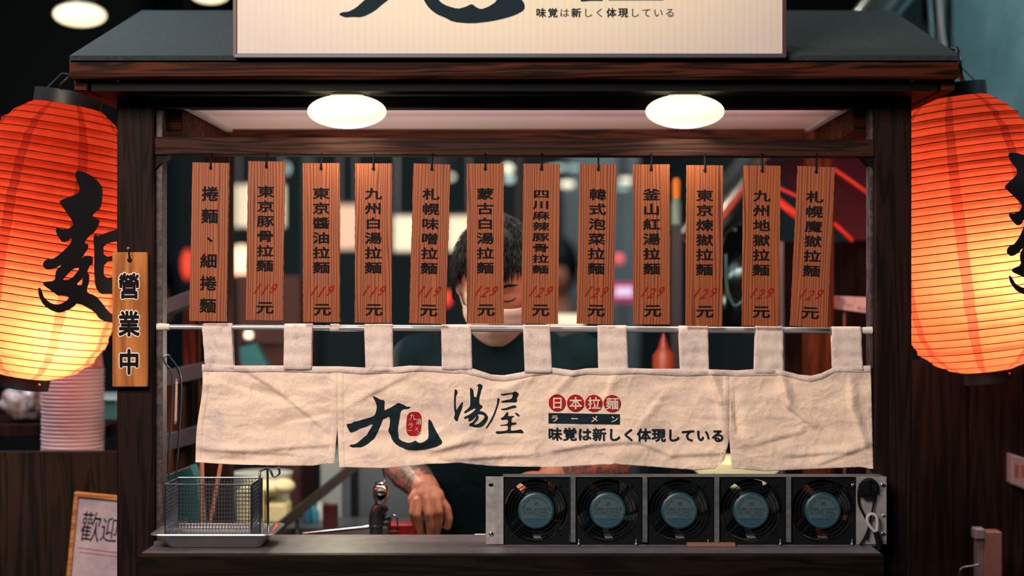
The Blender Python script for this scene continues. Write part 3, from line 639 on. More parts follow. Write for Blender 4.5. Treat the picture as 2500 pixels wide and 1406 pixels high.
for i, (a, c, e, g_) in enumerate([(493,565,502,572),(693,762,693,761),(889,958,893,960),(1077,1150,1079,1153),(1277,1343,1281,1348),(1459,1530,1461,1534),(1657,1729,1661,1731),(1845,1912,1841,1912),(2031,2103,2033,2106)]):
    m = MB(); nxx = 14; zr = rz((a + c) / 2); rr = .0075; zb = P(0, lerp(TOPE, (a + c) / 2) + 8, NY).z
    path = [(0, NY - .0045 - .3 * cdepth(e, 900) , zb)]
    for j in range(1, 14): t_ = j / 14; path.append((t_, (NY - .0045) * (1 - t_) + (RY - rr) * t_ + .0012 * math.sin(j * 1.3 + i), zb + (zr - zb) * t_))
    for j in range(9): an = math.pi * j / 8; path.append((1, RY - rr * math.cos(an), zr + rr * math.sin(an)))
    for j in range(1, 8): t_ = j / 7; path.append((1 - t_, RY + rr - .006 * t_ , zr + (zb - zr) * t_))
    for (t_, yy, zz) in path:
        l = a * t_ + e * (1 - t_); r = c * t_ + g_ * (1 - t_)
        for ii in range(nxx + 1):
            px = l + (r - l) * ii / nxx; X = P(px, 0, NY).x
            dd = .0022 * noise.noise(Vector((px / 22, zz * 45, i))) * (1 if yy < RY else .4) * (1 if t_ < .97 else .2)
            m.v.append(Vector((X, yy - dd, zz)))
    for j in range(len(path) - 1):
        for ii in range(nxx): q = j * (nxx + 1) + ii; m.f.append((q, q + 1, q + nxx + 2, q + nxx + 1))
    tb = m.build('hanging_tab', TAB, nor, smooth=2)
    sol = tb.modifiers.new('thickness', 'SOLIDIFY'); sol.thickness = .0011
U = .0016
for k, (L, Rr) in enumerate(panels):
    for sd_ in (0, 1):
        m = MB()
        for j in range(61):
            t_ = j / 60; e0 = L(t_) if sd_ == 0 else Rr(t_); wd_ = 15 + 2 * noise.noise(Vector((j * .2, k, sd_)))
            bx_ = L(1) if sd_ == 0 else Rr(1)
            for f_, u_ in ((.01, .0002), (.08, .0009), (.9, .0010), (1, .0001)):
                px = e0 + (wd_ * f_ if sd_ == 0 else -wd_ * f_); bb_ = min(max(bx_ + (wd_ * f_ if sd_ == 0 else -wd_ * f_), [474, 826, 1786][k]), [818, 1772, 2131][k])
                m.v.append(CP(px, lerp(TOPE, px) * (1 - t_) + lerp(BOTE, bb_) * t_, u_))
        for j in range(60):
            for i in range(3): a = j * 4 + i; m.f.append((a, a + 1, a + 5, a + 4))
        m.build('side_hem', CLOTH, nor, smooth=2)
ink = Ink(); ink.add(gJIU, lambda x, y: (830 + x / 8.788, 950 + y / 8.788)); ink.build('large_character', INK, lambda x, y: CP(x, y, U), nor, maxlen=4)
ink = Ink()
for g_ in (gTANG, gWU): ink.add(g_, lambda x, y: (1090 + x / 9.695, 925 + y / 9.695))
ink.build('brush_lettering', INK, lambda x, y: CP(x, y, U), nor, maxlen=4)
ink = Ink(); sl = []
for i in range(36):
    an = 2 * math.pi * i / 36; ca, sa = math.cos(an), math.sin(an)
    x = 1585 + 168 * math.copysign(abs(ca) ** .62, ca) * (1 - .07 * math.cos(2 * an) ** 2 * 0 - .04 * (abs(sa) < .35)); y = 742 + 257 * math.copysign(abs(sa) ** .75, sa); sl.append((830 + (x + (y - 742) * -.04) / 8.788, 950 + y / 8.788))
ink.poly(sl); ink.build('seal', REDINK, lambda x, y: CP(x, y, U), nor, maxlen=4)
ink = Ink()
for c, x, y, s_ in (('九', 1555, 590, 17), ('湯', 1690, 700, 15), ('ラ', 1515, 775, 15), ('ー', 1490, 890, 14), ('メ', 1640, 850, 10), ('ン', 1690, 925, 12)): ink.ch(c, 830 + x / 8.788, 950 + y / 8.788, s_, s_, .0)
ink.build('seal_lettering', CREAMPRINT, lambda x, y: CP(x, y, U * 1.9), nor, maxlen=4)
for i, c in enumerate('日本拉麵'):
    cx_, cy_ = 1360.3 + 44.7 * i, 983.5 + .5 * i
    ink = Ink(); ink.disc(cx_, cy_, 21); ink.build('red_disc', REDINK, lambda x, y: CP(x, y, U), nor, maxlen=4)
    ink = Ink(); ink.ch(c, cx_ + .5, cy_, 32 if i else 30, 31, .022); ink.build('disc_character', CREAMPRINT, lambda x, y: CP(x, y, U * 1.9), nor, maxlen=5)
ink = Ink(); ink.poly([(1339, 1008), (1513, 1011), (1513, 1036), (1339, 1033)]); ink.build('navy_bar', INK, lambda x, y: CP(x, y, U), nor, maxlen=4)
ink = Ink()
for i, c in enumerate('ラーメン'): ink.ch(c, 1354.5 + 48.5 * i, 1021.5 + i * .5, 20, 18, .018)
ink.build('bar_lettering', CREAMPRINT, lambda x, y: CP(x, y, U * 1.9), nor, maxlen=5)
ink = Ink()
for i, c in enumerate(SLOGAN): ink.ch(c, 1355 + i * 36.1, 1059.5 + i * .35, 35, 33, .030 if c in '味新体現覚' else .032)
ink.build('slogan', INK, lambda x, y: CP(x, y, U), nor, maxlen=4)

# ---------------------------------------------------------------- red paper lanterns
LPR = [(0, 78), (.02, 98), (.05, 124), (.09, 148), (.15, 172), (.24, 190), (.38, 202), (.58, 203), (.74, 197), (.84, 184), (.91, 160), (.955, 128), (.985, 92), (1, 58)]
LY = .2; LK = (D0 + LY) / F; LH = 672
def lrad(t_): return smoothlerp(LPR, t_) * LK * 1.0
def lantern(mid, tilt, label, lightp, energy, spin=0):
    t = thing('paper_lantern', label, 'lantern', (0, 0, 0), 'red paper lanterns hanging beside the posts')
    NR = 36; m = MB(); m.uv = []; na = 96; rows = NR * 4
    for j in range(rows + 1):
        t_ = j / rows; ph_ = (j % 4) / 4; sag = .0022 * math.sin(math.pi * ph_)
        r_ = lrad(t_) - sag
        for i in range(na + 1):
            an = 2 * math.pi * i / na + math.pi
            wr2 = .0006 * noise.noise(Vector((i * .35, j * .8, mid[0])))
            m.v.append(Vector(((r_ + wr2) * math.sin(an), -(r_ + wr2) * math.cos(an), (.5 - t_) * LH * LK))); m.uv.append((i / na + .5, t_))
    for j in range(rows):
        for i in range(na): a = j * (na + 1) + i; m.f.append((a, a + 1, a + na + 2, a + na + 1))
    m.build('paper_shade', PAPER, t, smooth=2)
    for j in range(1, NR):
        t_ = j / NR; r_ = lrad(t_) + .0001
        MB().tube([(r_ * math.sin(2 * math.pi * i / 48), -r_ * math.cos(2 * math.pi * i / 48), (.5 - t_) * LH * LK) for i in range(48)], .0011, 4, True).build('rib', RIBM, t)
    h = LH * LK / 2; r0 = lrad(0); r1 = lrad(1)
    MB().lathe([(r0 - .004, h - .004), (r0 + .002, h - .004), (r0 + .003, h + .024), (r0 - .003, h + .024), (r0 - .003, h + .004)], 48, cap=False).build('top_ring', CAPM, t, smooth=1)
    bl_ = MB().lathe([(r1 - .003, -h + .006), (r1 + .004, -h + .004), (r1 + .002, -h - .022), (r1 - .003, -h - .022)], 48, cap=False).build('bottom_ring', CAPM, t, smooth=1)
    MB().ball(((r1 + .003) * math.sin(R(52)), -(r1 + .003) * math.cos(R(52)), -h - .008), .0036, 8, 6).build('rivet', plain('brass_rivet', (.45, .16, .04), .3, .8), bl_)
    ink = Ink(); ink.add(gMIAN, lambda x, y: (140 + x / 3.906, 420 + y / 3.906))
    ta = R(9)
    def onl(px, py):
        dx, dy = (px - 112) * LK, -(py - 588) * LK
        u_ = dx * math.cos(ta) - dy * math.sin(ta); v_ = dx * math.sin(ta) + dy * math.cos(ta)
        t_ = min(1, max(0, .5 - v_ / (LH * LK))); r_ = lrad(t_) + .0012; s_ = u_ / r_
        an = math.asin(s_) if abs(s_) < .8 else math.asin(.8) + (s_ - .8) * 1.5
        return Vector((r_ * math.sin(an), -r_ * math.cos(an), v_))
    ink.build('brush_character', BLACKINK, onl, t, maxlen=7)
    m = MB(); m.tube([(-.05, 0, h + .02), (-.02, 0, h + .06), (.02, 0, h + .06), (.05, 0, h + .02)], .0012, 6); m.build('bail_wire', CAPM, t)
    c = P(mid[0], mid[1], LY); t.location = c; t.rotation_mode = 'ZYX'; t.rotation_euler = (0, R(tilt), R(spin))

    l = light('lantern_bulb_light', 'POINT', lightp, energy, (1, .84, .60), .03); l.parent = t
    MB().lathe([(.002, -.02), (.014, -.014), (.018, 0), (.012, .016), (.008, .024), (.002, .026)], 16, Matrix.Translation(Vector(lightp) + Vector((0, 0, .055)))).build('bulb', plain('bulb_glass', (.8, .75, .6), .2), t, smooth=2)
    return t
lantern((112, 588), 9, 'glowing red paper lantern with black brush character, left of the stall', (.055, -.060, -.165), 6.3)
lantern((2368, 572), -7, 'glowing red paper lantern with black brush character, right of the stall', (.040, -.062, -.085), 6.8, -10)
for pts, r_, lab in (([P(168, 188, -.08), P(148, 205, .1), P(140, 235, .2)], .0014, 'thin wire holding the left lantern under the roof corner'),
                ([P(2318, 140, .2), P(2325, 118, .18), P(2338, 120, .05), P(2343, 150, -.02), P(2345, 182, .0), P(2352, 200, .15), P(2366, 222, .2)], .0042, 'black cord looping over the right roof corner to the lantern')):
    setp(MB().tube(pts, r_, 8).build('hanging_wire', CAPM, smooth=2), lab, 'wire')

# ---------------------------------------------------------------- fan rack on the counter
FY = -.049; FKx = (D0 + FY) / F
rack = thing('fan_rack', 'galvanised steel rack of five black cooling fans standing on the counter', 'fan rack', P(1676, 1334, FY))
ftop, fbot = P(0, 1163, FY).z, CT
X = lambda px: P(px, 0, FY).x
def plate(a, c, holes, nm, mt_):
    out_ = [(X(a), fbot + .003), (X(c), fbot + .003), (X(c), ftop), (X(a), ftop)]
    ls = [out_] + [[(hx + w_ * math.cos(2 * math.pi * k / 16), hz2 + h_ * math.sin(2 * math.pi * k / 16)) for k in range(16)] for hx, hz2, w_, h_ in holes]
    g_ = loops(ls); m = MB()
    m.add([(x, FY - .0008, z) for x, z in g_[0]], g_[1]); m.add([(x, FY + .0008, z) for x, z in g_[0]], g_[1])
    for lp in ls: k = len(lp); m.add([(x, FY - .0008, z) for x, z in lp] + [(x, FY + .0008, z) for x, z in lp], [(i, (i + 1) % k, (i + 1) % k + k, i + k) for i in range(k)])
    return m.build(nm, mt_, rack)
z1_, z2_, z3_ = P(0, 1184, FY).z, P(0, 1303, FY).z, P(0, 1258, FY).z
plate(1186, 1229, [(X(1199), z1_, .0045, .0032)], 'left_flange', GALV)
plate(2090, 2164, [], 'right_flange', GALV)
MB().box(X(1227), X(2160), FY, FY + .042, ftop - .0012, ftop).build('top_plate', GALVD, rack)
MB().box(X(1227), X(2140), FY, FY + .10, fbot, fbot + .0012).build('bottom_plate', GALVD, rack)
for i in range(1, 5):
    px = 1229 + 175.4 * i - 13.0 + 2
    MB().box(X(px), X(px + 12), FY - .002, FY + .06, fbot + .006, ftop - .0015).build('divider', GALVD, rack, bevel=.0006)
for px, z_, sc_ in ((1199, z2_, 1), (2155, z1_, 1), (2155, z2_, 1), (2156, z3_, .7), (2081, P(0, 1184, FY).z, .8)):
    MB().ball((X(px), FY - .001, z_), (.0046 * sc_, .003, .0046 * sc_), 14, 8).box(X(px) - .0042 * sc_, X(px) + .0042 * sc_, FY - .0043, FY - .003, z_ - .0006, z_ + .0006).build('screw', CHROME, rack, smooth=1)
for px in (1413, 1553, 1729, 1905, 2080):
    a = P(px, 1328, FY - .004); MB().ball(a, (.0026, .002, .003), 10, 6).ball(a + Vector((0, 0, .005)), (.0012, .001, .004), 8, 6).build('cable_clip', plain('pale_clip', (.28, .34, .36), .4, .6), rack, smooth=2)
FR = .0605; fh = (ftop - fbot) / 2 - .002
def fan():
    m = MB(); n = 48; k = .0575     # square frame with a round duct
    sq = []
    for i in range(n):
        a = 2 * math.pi * i / n; s_ = 1 / max(abs(math.cos(a)), abs(math.sin(a))); sq.append((FR * math.cos(a) * s_, fh * math.sin(a) * s_))
    ci = [(k * math.cos(2 * math.pi * i / n), k * math.sin(2 * math.pi * i / n)) for i in range(n)]
    for y0_ in (0, .038):
        m.add([(x, y0_, z) for x, z in sq] + [(x, y0_, z) for x, z in ci], [(i, (i + 1) % n, (i + 1) % n + n, i + n) for i in range(n)])
    for lp in (sq, ci): m.add([(x, 0, z) for x, z in lp] + [(x, .038, z) for x, z in lp], [(i, (i + 1) % n, (i + 1) % n + n, i + n) for i in range(n)])
    fr_ = m.build('fan', BLACKPL, rack)
    MY = Matrix.Rotation(R(90), 4, 'X')
    MB().lathe([(.033, -.034), (.033, -.002), (.0305, .0), (.001, .0)], 40, MY).build('hub', plain('fan_hub', (.012, .05, .075), .4) if 'fan_hub' not in bpy.data.materials else bpy.data.materials['fan_hub'], fr_, smooth=1)
    for q in range(5):
        m = MB(); st = len(m.v)
        for i in range(7):
            rr = .032 + (.0555 - .032) * i / 6
            for j in range(7):
                u_ = j / 6; a = 2 * math.pi * q / 5 + .15 + .95 * (u_ - .5) + .25 * (i / 6); m.v.append(Vector((rr * math.cos(a), .012 + .018 * u_, rr * math.sin(a))))
        for i in range(6):
            for j in range(6): a = i * 7 + j; m.f.append((a, a + 1, a + 8, a + 7))
        bo = m.build('blade', FANBL, fr_, smooth=2); sm = bo.modifiers.new('t', 'SOLIDIFY'); sm.thickness = .0012
    for q in range(4):
        a = R(45 + 90 * q); MB().tube([(.03 * math.cos(a), .0335, .03 * math.sin(a)), (.058 * math.cos(a), .0335, .058 * math.sin(a))], .0025, 6).build('strut', BLACKPL, fr_)
    m = MB()
    for rr in (.0385, .0445, .0505): m.tube([(rr * math.cos(2 * math.pi * i / 40), -.0015, rr * math.sin(2 * math.pi * i / 40)) for i in range(40)], .0009, 5, True)
    for q in range(4): a = R(45 + 90 * q); m.tube([(.034 * math.cos(a), -.001, .034 * math.sin(a)), (.074 * math.cos(a) if False else .066 * math.cos(a), -.001, .066 * math.sin(a))], .0011, 5)
    m.build('guard', BLACKPL, fr_)
    S = .0285 / 37.0
    toF = lambda yy: (lambda x, y: Vector((x * S, yy, -y * S)))
    ink = Ink(); ink.disc(0, 0, 37, n=48); lb = ink.build('label_disc', BLUELAB, toF(-.0006), fr_)
    ink = Ink(); ink.arcs(0, 0, 38.2, 36.2, 48)
    for an in range(4): a = R(90 * an); ink.poly([(36 * math.cos(a) - .4 * math.sin(a), 36 * math.sin(a) + .4 * math.cos(a)), (41.5 * math.cos(a) - .3 * math.sin(a), 41.5 * math.sin(a) + .3 * math.cos(a)), (41.5 * math.cos(a) + .3 * math.sin(a), 41.5 * math.sin(a) - .3 * math.cos(a)), (36 * math.cos(a) + .4 * math.sin(a), 36 * math.sin(a) - .4 * math.cos(a))])
    ink.arcs(0, 0, 35, 34.4, 48); ink.build('label_rim', TEALRIM, toF(-.0009), fr_)
    ink = Ink(); ink.poly([(35 * math.cos(R(28 + 124 * i / 20)), 35 * math.sin(R(28 + 124 * i / 20))) for i in range(21)]); ink.build('dark_band', DKBLUE, toF(-.0009), fr_)
    ink = Ink()
    tx = 'SHENG KWEI ENTERPRISE CO., LTD'
    for i, c in enumerate(tx):
        a = R(-172 + 164 * i / (len(tx) - 1)); ink.ch(c, 30.6 * math.cos(a), 30.6 * math.sin(a), 5.2, 6, .01, 0, a + math.pi / 2)
    def row(s_, cx_, cy_, sz_, st_):
        for i, c in enumerate(s_): ink.ch(c, cx_ + (i - (len(s_) - 1) / 2) * st_, cy_, sz_, sz_, .014)
    row('MODEL SK109APBH', 0, -5, 5.8, 3.35); row('100/120VAC', -17.5, 3.4, 5.6, 3.0); row('50/60Hz', 16, 3.4, 5.6, 3.0); row('17/15WATT', 15, 12.3, 5.6, 3.0)
    for yy in (-.9, 7.6): ink.poly([(-35, yy), (35, yy), (35, yy + .7), (-35, yy + .7)])
    ink.poly([(-.4, -.9), (.4, -.9), (.4, 16.4), (-.4, 16.4)])
    for a in (45, 135, 225, 315):
        cx_, cy_ = 6.5 * math.cos(R(a)), -17 + 5 * math.sin(R(a)); ink.ch('X', cx_ * .45, -17 + (cy_ + 17) * .45, 5, 4, .05); ink.disc(cx_, cy_, 1.5, 1.1, 8)
    ink.build('label_print', LABINK, toF(-.0012), fr_)
    ink = Ink()
    row('IMPEDANCE PROTECTED', 0, 19.5, 3.2, 2.1)
    for i, c in enumerate('MADE IN TAIWAN'): a = R(128 - 76 * i / 13); ink.ch(c, 30 * math.cos(a), 30 * math.sin(a), 4.4, 4.6, .006, 0, a - math.pi / 2)
    ink.build('band_print', TEALRIM, toF(-.0012), fr_)
    return fr_
f0 = fan()
for i in range(5):
    o = f0 if i == 0 else copy_tree(f0, rack)
    cx_ = X(1230 + 4 + 75 + 175.4 * i); o.location = Vector((cx_, FY + .004, (ftop + fbot) / 2)) - OFF[rack]
    for ch in o.children:
        pass
OFF[f0] = Vector()
# OFF of the fan's sub-parts is the rack's: rebuild local coordinates once
for ch in [f0] + list(f0.children): 
    for q in ch.data.vertices: q.co += OFF[rack]
    OFF[ch] = Vector()
# cable and plug at the rack's right end
cab = MB()
pc_ = lambda pts, yy: [P(a, b_, yy) for a, b_ in pts]
def spline(pts, n=6):
    o = []
    for i in range(len(pts) - 1):
        p0, p1, p2, p3 = pts[max(0, i - 1)], pts[i], pts[i + 1], pts[min(len(pts) - 1, i + 2)]
        for k in range(n):
            t_ = k / n; o.append(.5 * ((2 * p1) + (p2 - p0) * t_ + (2 * p0 - 5 * p1 + 4 * p2 - p3) * t_ ** 2 + (3 * p1 - p0 - 3 * p2 + p3) * t_ ** 3))
    return o + [pts[-1]]
cab = thing('power_cord', 'black power cord with plug looped over the right end of the fan rack', 'cord', P(2120, 1200, FY - .01))
MB().tube(spline(pc_([(2096, 1195), (2097, 1230), (2112, 1262), (2121, 1285), (2112, 1310), (2100, 1330)], FY - .006)), .0021, 8).tube(spline(pc_([(2137, 1200), (2130, 1245), (2121, 1285), (2116, 1318)], FY - .008)), .0018, 8).tube(spline(pc_([(2098, 1195), (2108, 1178), (2124, 1172), (2138, 1182), (2137, 1200)], FY - .010)), .0042, 8).build('cable', BLACKPL, cab, smooth=2)
MB().pbox(2100, 1176, 2130, 1215, FY - .022, .016).build('plug', BLACKPL, cab, bevel=.004, seg=2)
gc = thing('grey_cable', 'pale grey looped cable hanging at the right flange of the fan rack', 'cable', P(2130, 1260, FY - .012))
MB().tube(spline(pc_([(2138, 1300), (2122, 1282), (2117, 1265), (2126, 1255), (2138, 1259), (2142, 1275), (2140, 1300)], FY - .014)), .0030, 8).build('loop', plain('grey_sheath', (.42, .42, .45), .5), gc, smooth=2)
MB().tube(spline(pc_([(2138, 1298), (2144, 1318), (2147, 1342)], FY - .016)), .0052, 8).build('sleeve', BLACKPL, gc, smooth=2)
setp(MB().pbox(1678, 1332, 1796, 1340, FY - .012, .035).build('cardboard_shim', plain('cardboard', (.24, .12, .08)), bevel=.0008), 'folded brown cardboard strip wedged under the fan rack', 'cardboard')
s_ = bpy.data.objects['cardboard_shim']; s_.location.z += CT - min(q.co.z for q in s_.data.vertices)

# ---------------------------------------------------------------- steel tray and wire basket
ty0, ty1 = -.098, .052
tray = thing('steel_tray', 'shallow stainless steel tray on the counter under the wire basket', 'tray', P(520, 1320, .06))
def rrect(x0, x1, y0, y1, r, z, n=6):
    o = []
    for cx_, cy_, a0 in ((x1 - r, y1 - r, 0), (x0 + r, y1 - r, 90), (x0 + r, y0 + r, 180), (x1 - r, y0 + r, 270)):
        for i in range(n + 1): a = R(a0 + 90 * i / n); o.append(Vector((cx_ + r * math.cos(a), cy_ + r * math.sin(a), z)))
    return o
tx0, tx1 = P(362, 0, ty0).x, P(668, 0, ty0).x
rings = [rrect(tx0, tx1, ty0, ty1, .018, CT + .0255), rrect(tx0 + .001, tx1 - .001, ty0 + .001, ty1 - .001, .018, CT + .0275), rrect(tx0 + .010, tx1 - .010, ty0 + .008, ty1 - .008, .014, CT + .0265), rrect(tx0 + .030, tx1 - .026, ty0 + .02, ty1 - .02, .012, CT + .002), rrect(tx0 + .032, tx1 - .028, ty0 + .022, ty1 - .022, .011, CT + .0008)]
m = MB(); n = len(rings[0])
for r_ in rings: m.v += r_
for i in range(4):
    for k in range(n): m.f.append((i * n + k, i * n + (k + 1) % n, (i + 1) * n + (k + 1) % n, (i + 1) * n + k))
m.f.append(tuple(4 * n + k for k in range(n)))
to = m.build('tray_body', STEEL, tray, smooth=1)
bx0, bx1, by0, by1, bz0, bz1 = P(403, 0, -.07).x, P(614, 0, -.07).x, -.07, .038, CT + .004, P(0, 1183, -.07).z
bsk = thing('wire_basket', 'square wire mesh frying basket with long upright handle standing in the tray', 'basket', ((bx0 + bx1) / 2, .13, bz0))
m = MB()
def wire(a, b_): m.tube([a, b_], .0007, 4, cap=False)
nxw, nyw, nzw = 27, 20, 15
for i in range(nxw + 1):
    x = bx0 + (bx1 - bx0) * i / nxw; wire((x, by0, bz0), (x, by0, bz1)); wire((x, by1, bz0), (x, by1, bz1)); wire((x, by0, bz0), (x, by1, bz0))
for i in range(nyw + 1):
    y = by0 + (by1 - by0) * i / nyw; wire((bx0, y, bz0), (bx0, y, bz1)); wire((bx1, y, bz0), (bx1, y, bz1)); wire((bx0, y, bz0), (bx1, y, bz0))
for i in range(nzw + 1):
    z = bz0 + (bz1 - bz0) * i / nzw; wire((bx0, by0, z), (bx1, by0, z)); wire((bx0, by1, z), (bx1, by1, z)); wire((bx0, by0, z), (bx0, by1, z)); wire((bx1, by0, z), (bx1, by1, z))
m.build('wire_mesh', WIRE, bsk, kind='stuff')
MB().tube([(bx0, by0, bz1), (bx1, by0, bz1), (bx1, by1, bz1), (bx0, by1, bz1)], .0018, 8, True).build('rim', WIRE, bsk, smooth=1)
for (x, y) in ((bx0, by0), (bx1, by0), (bx1, by1), (bx0, by1)): MB().tube([(x, y, bz0), (x, y, bz1)], .0014 if x == bx0 else .0022, 8).build('corner_wire', WIRE, bsk, smooth=1)
hp = lambda a, b_, y: P(a, b_, y - .135)
MB().tube(spline([hp(412, 1172, .085), hp(414, 1080, .085), hp(421, 925, .08), hp(402, 885, .078), hp(401, 872, .078), hp(408, 867, .079), hp(415, 872, .08), hp(441, 925, .10), hp(437, 1060, .11), hp(429, 1168, .115)], 5), .0019, 8).build('handle', WIRE, bsk, smooth=2)
MB().tube(spline([hp(636, 1300, .10), hp(634, 1165, .10), hp(640, 1148, .11), hp(656, 1144, .12), hp(661, 1150, .12), hp(668, 1163, .12), hp(682, 1156, .12), hp(680, 1140, .12)], 5), .0021, 8).build('front_hook', WIRE, bsk, smooth=2)
MB().tube([hp(653, 1137, .14), hp(655, 1300, .14)], .0021, 8).build('support_wire', WIRE, bsk, smooth=1)
# glazed strip edge shelf diffuser beside the handle
# ---------------------------------------------------------------- things behind the basket
cont = thing('teal_box', 'teal plastic box behind the wire basket', 'box', P(430, 1300, .235))
a = [P(393, 1165, .235), P(466, 1137, .235), P(478, 1165, .235), P(500, 1330, .235), P(393, 1330, .235)]
MB().prism([(q.x, max(q.z, .93)) for q in a], .235, .29).build('box_body', plain('teal_plastic', (.015, .14, .16), .35), cont, bevel=.002)
sh = thing('work_shelf', 'low steel work shelf inside the stall behind the counter', 'shelf', (0, .42, .0))
MB().box(-.74, .68, .19, .30, .90, .93).build('shelf_board', plain('dark_steel_shelf', (.05, .055, .06), .4, .6), sh, bevel=.002)
for x in (-.72, .66): MB().box(x - .015, x + .015, .24, .27, 0, .90).build('shelf_leg', DARKMETAL, sh)
STICK = plain('reddish_stick_wood', (.55, .22, .12), .6)
for k, (a, b_, c, d, wd, lab) in enumerate(((491, 1020, 495, 1320, 5.5, 'upright'), (540, 1125, 506, 1320, 5.0, 'slanting'))):
    y = .222; p, q = P(a, b_, y), P(c, d, y); q.z = max(q.z, .932)
    setp(MB().tube([q, q.lerp(p, .95), p], [wd * .00080, wd * .00080, wd * .00055], 8).build('wooden_chopstick', STICK, smooth=1), 'long reddish wooden stick standing %s behind the wire basket' % lab, 'stick', 'wooden sticks behind the basket')
jar = thing('glass_jar', 'small clear jar seen through the wire basket', 'jar', P(440, 1300, .218))
GL = mat('jar_glass', (.6, .75, .75), .08); GL.node_tree.nodes['Principled BSDF'].inputs['Transmission Weight'].default_value = .85
MB().lathe([(.02, 0), (.022, .004), (.022, .055), (.017, .064), (.017, .07)], 24, Matrix.Translation((P(437, 0, .214).x, .214, .931))).build('jar_body', GL, jar, smooth=1)

# ---------------------------------------------------------------- tap / soup dispenser
tap = thing('faucet', 'chrome and cast metal faucet beside the cook\'s hand', 'faucet', P(925, 1310, .25))
TY = .262; tc = lambda px, py: P(px, py, TY)
def lat(cx_, prof, nm, mt_, n=28):
    k = (D0 + TY) / F; c = P(cx_, 0, TY)
    MB().lathe([(r_ * k, P(0, py, TY).z) for r_, py in prof], n, Matrix.Translation((c.x, TY, 0))).build(nm, mt_, tap, smooth=1)
lat(930, [(13, 1176), (16, 1179), (14, 1184), (19, 1190), (21, 1200), (20, 1212), (15, 1222), (10, 1230)], 'valve_knob', CHROME)
lat(928, [(14, 1222), (15, 1230), (12, 1236), (13, 1246)], 'neck', CHROME)
el = [tc(938, 1232), tc(931, 1238), tc(922, 1248), tc(918, 1262), tc(918, 1284)]
MB().tube(spline(el, 5), .0142, 20).build('elbow', DARKMETAL, tap, smooth=2)
lat(918, [(17, 1279), (18, 1282), (18, 1286), (16, 1288), (16, 1300), (15, 1322)], 'collar', DARKMETAL)
MB().tube([tc(940, 1180), tc(937, 1150), tc(936, 1110)], .0026, 8).build('twisted_rod', WIRE, tap, smooth=2)
MB().tube([tc(912, 1288), P(742, 1306, .30)], .0068, 14).build('spout', CHROME, tap, smooth=1)
MB().tube([tc(912, 1299), P(770, 1310, .29)], .004, 12).build('side_pipe', CHROME, tap, smooth=1)
MB().tube(spline([tc(952, 1300), tc(953, 1272), tc(961, 1258), tc(969, 1264), tc(971, 1300)], 5), .0018, 8).build('wire_loop', CHROME, tap, smooth=2)
MB().ball(tc(944, 1264), .008, 12, 8).ball(tc(942, 1276), (.009, .009, .007), 12, 8).build('lever', DARKMETAL, tap, smooth=2)
lat(960, [(14, 1296), (14, 1322)], 'round_socket', plain('copper_socket', (.20, .05, .04), .3, .8))
rd = MB().pbox(945, 1276, 1018, 1335, .30, .05).build('red_container', plain('red_plastic', (.34, .006, .012), .4), bevel=.003); setp(rd, 'red plastic container under the cook\'s hand', 'container')
rd.location.z += .93 - min(q.co.z for q in rd.data.vertices)
ld = MB().pbox(1115, 1303, 1158, 1308, .24, .02).pbox(1158, 1289, 1186, 1306, .242, .03).pbox(1115, 1308, 1186, 1335, .24, .03).build('metal_tray', CHROME, bevel=.001); setp(ld, 'shiny steel tray edge left of the fan rack, behind the counter', 'tray')
ld.location.z += .93 - min(q.co.z for q in ld.data.vertices)

# ---------------------------------------------------------------- the cook
HY = .30; HC = P(1214, 684, HY)
cook = thing('person', 'person in dark teal shirt and white face mask looking down behind the counter, tattooed forearms', 'person', (HC.x, .42, 0))
pitch = Matrix.Rotation(R(24), 4, 'X') @ Matrix.Rotation(R(-4), 4, 'Z')
HM = Matrix.Translation(HC) @ pitch
def G(x, c, s_): return math.exp(-((x - c) / s_) ** 2)
def headp(d, grow=0.0):
    x, y, z = d.x * .076, d.y * .095, d.z * .118
    if z < 0: k = 1 - .34 * (min(1, -z / .118)) ** 1.6; x *= k; y = y * (1 - .18 * (-z / .118)) if y > 0 else y * (1 - .10 * (-z / .118))
    if y < 0:
        f_ = -d.y
        y -= .016 * G(x, 0, .011) * G(z, -.030, .020) * f_ + .006 * G(x, 0, .009) * G(z, -.005, .02) * f_      # nose
        y -= .005 * (G(x, .03, .02) + G(x, -.03, .02)) * G(z, .024, .010) * f_                              # brow
        y += .009 * (G(x, .031, .016) + G(x, -.031, .016)) * G(z, .004, .012) * f_                          # sockets
        y -= .006 * (G(x, .031, .012) + G(x, -.031, .012)) * G(z, .002, .008) * f_                          # lids
        y -= .004 * G(x, 0, .02) * G(z, -.065, .012) + .006 * G(x, 0, .018) * G(z, -.10, .015)                # mouth, chin
    v_ = Vector((x, y, z))
    return v_ + d * grow
def isph(n):
    bm = bmesh.new(); bmesh.ops.create_icosphere(bm, subdivisions=n, radius=1); vs_ = [q.co.copy() for q in bm.verts]; fs = [tuple(q.index for q in p.verts) for p in bm.faces]; bm.free(); return vs_, fs
sv, sf = isph(5)
B = MB(); B.add([HM @ headp(d) for d in sv], sf)
for s_ in (-1, 1): B.ball(HM @ Vector((s_ * .078, .008, -.008)), (.009, .018, .030), 14, 10, pitch)
nk = HM @ Vector((0, .015, -.07)); sh_z = P(0, 870, HY + .06).z
bx = HC.x + .002; by = HY + .10
B.caps([nk, (bx, by - .01, 1.375), (bx, by + .02, 1.33)], [.056, .056, .07], 18)
def ell(c, rx, ry, n=24): return [(c[0] + rx * math.cos(2 * math.pi * i / n), c[1] + ry * math.sin(2 * math.pi * i / n), c[2]) for i in range(n)]
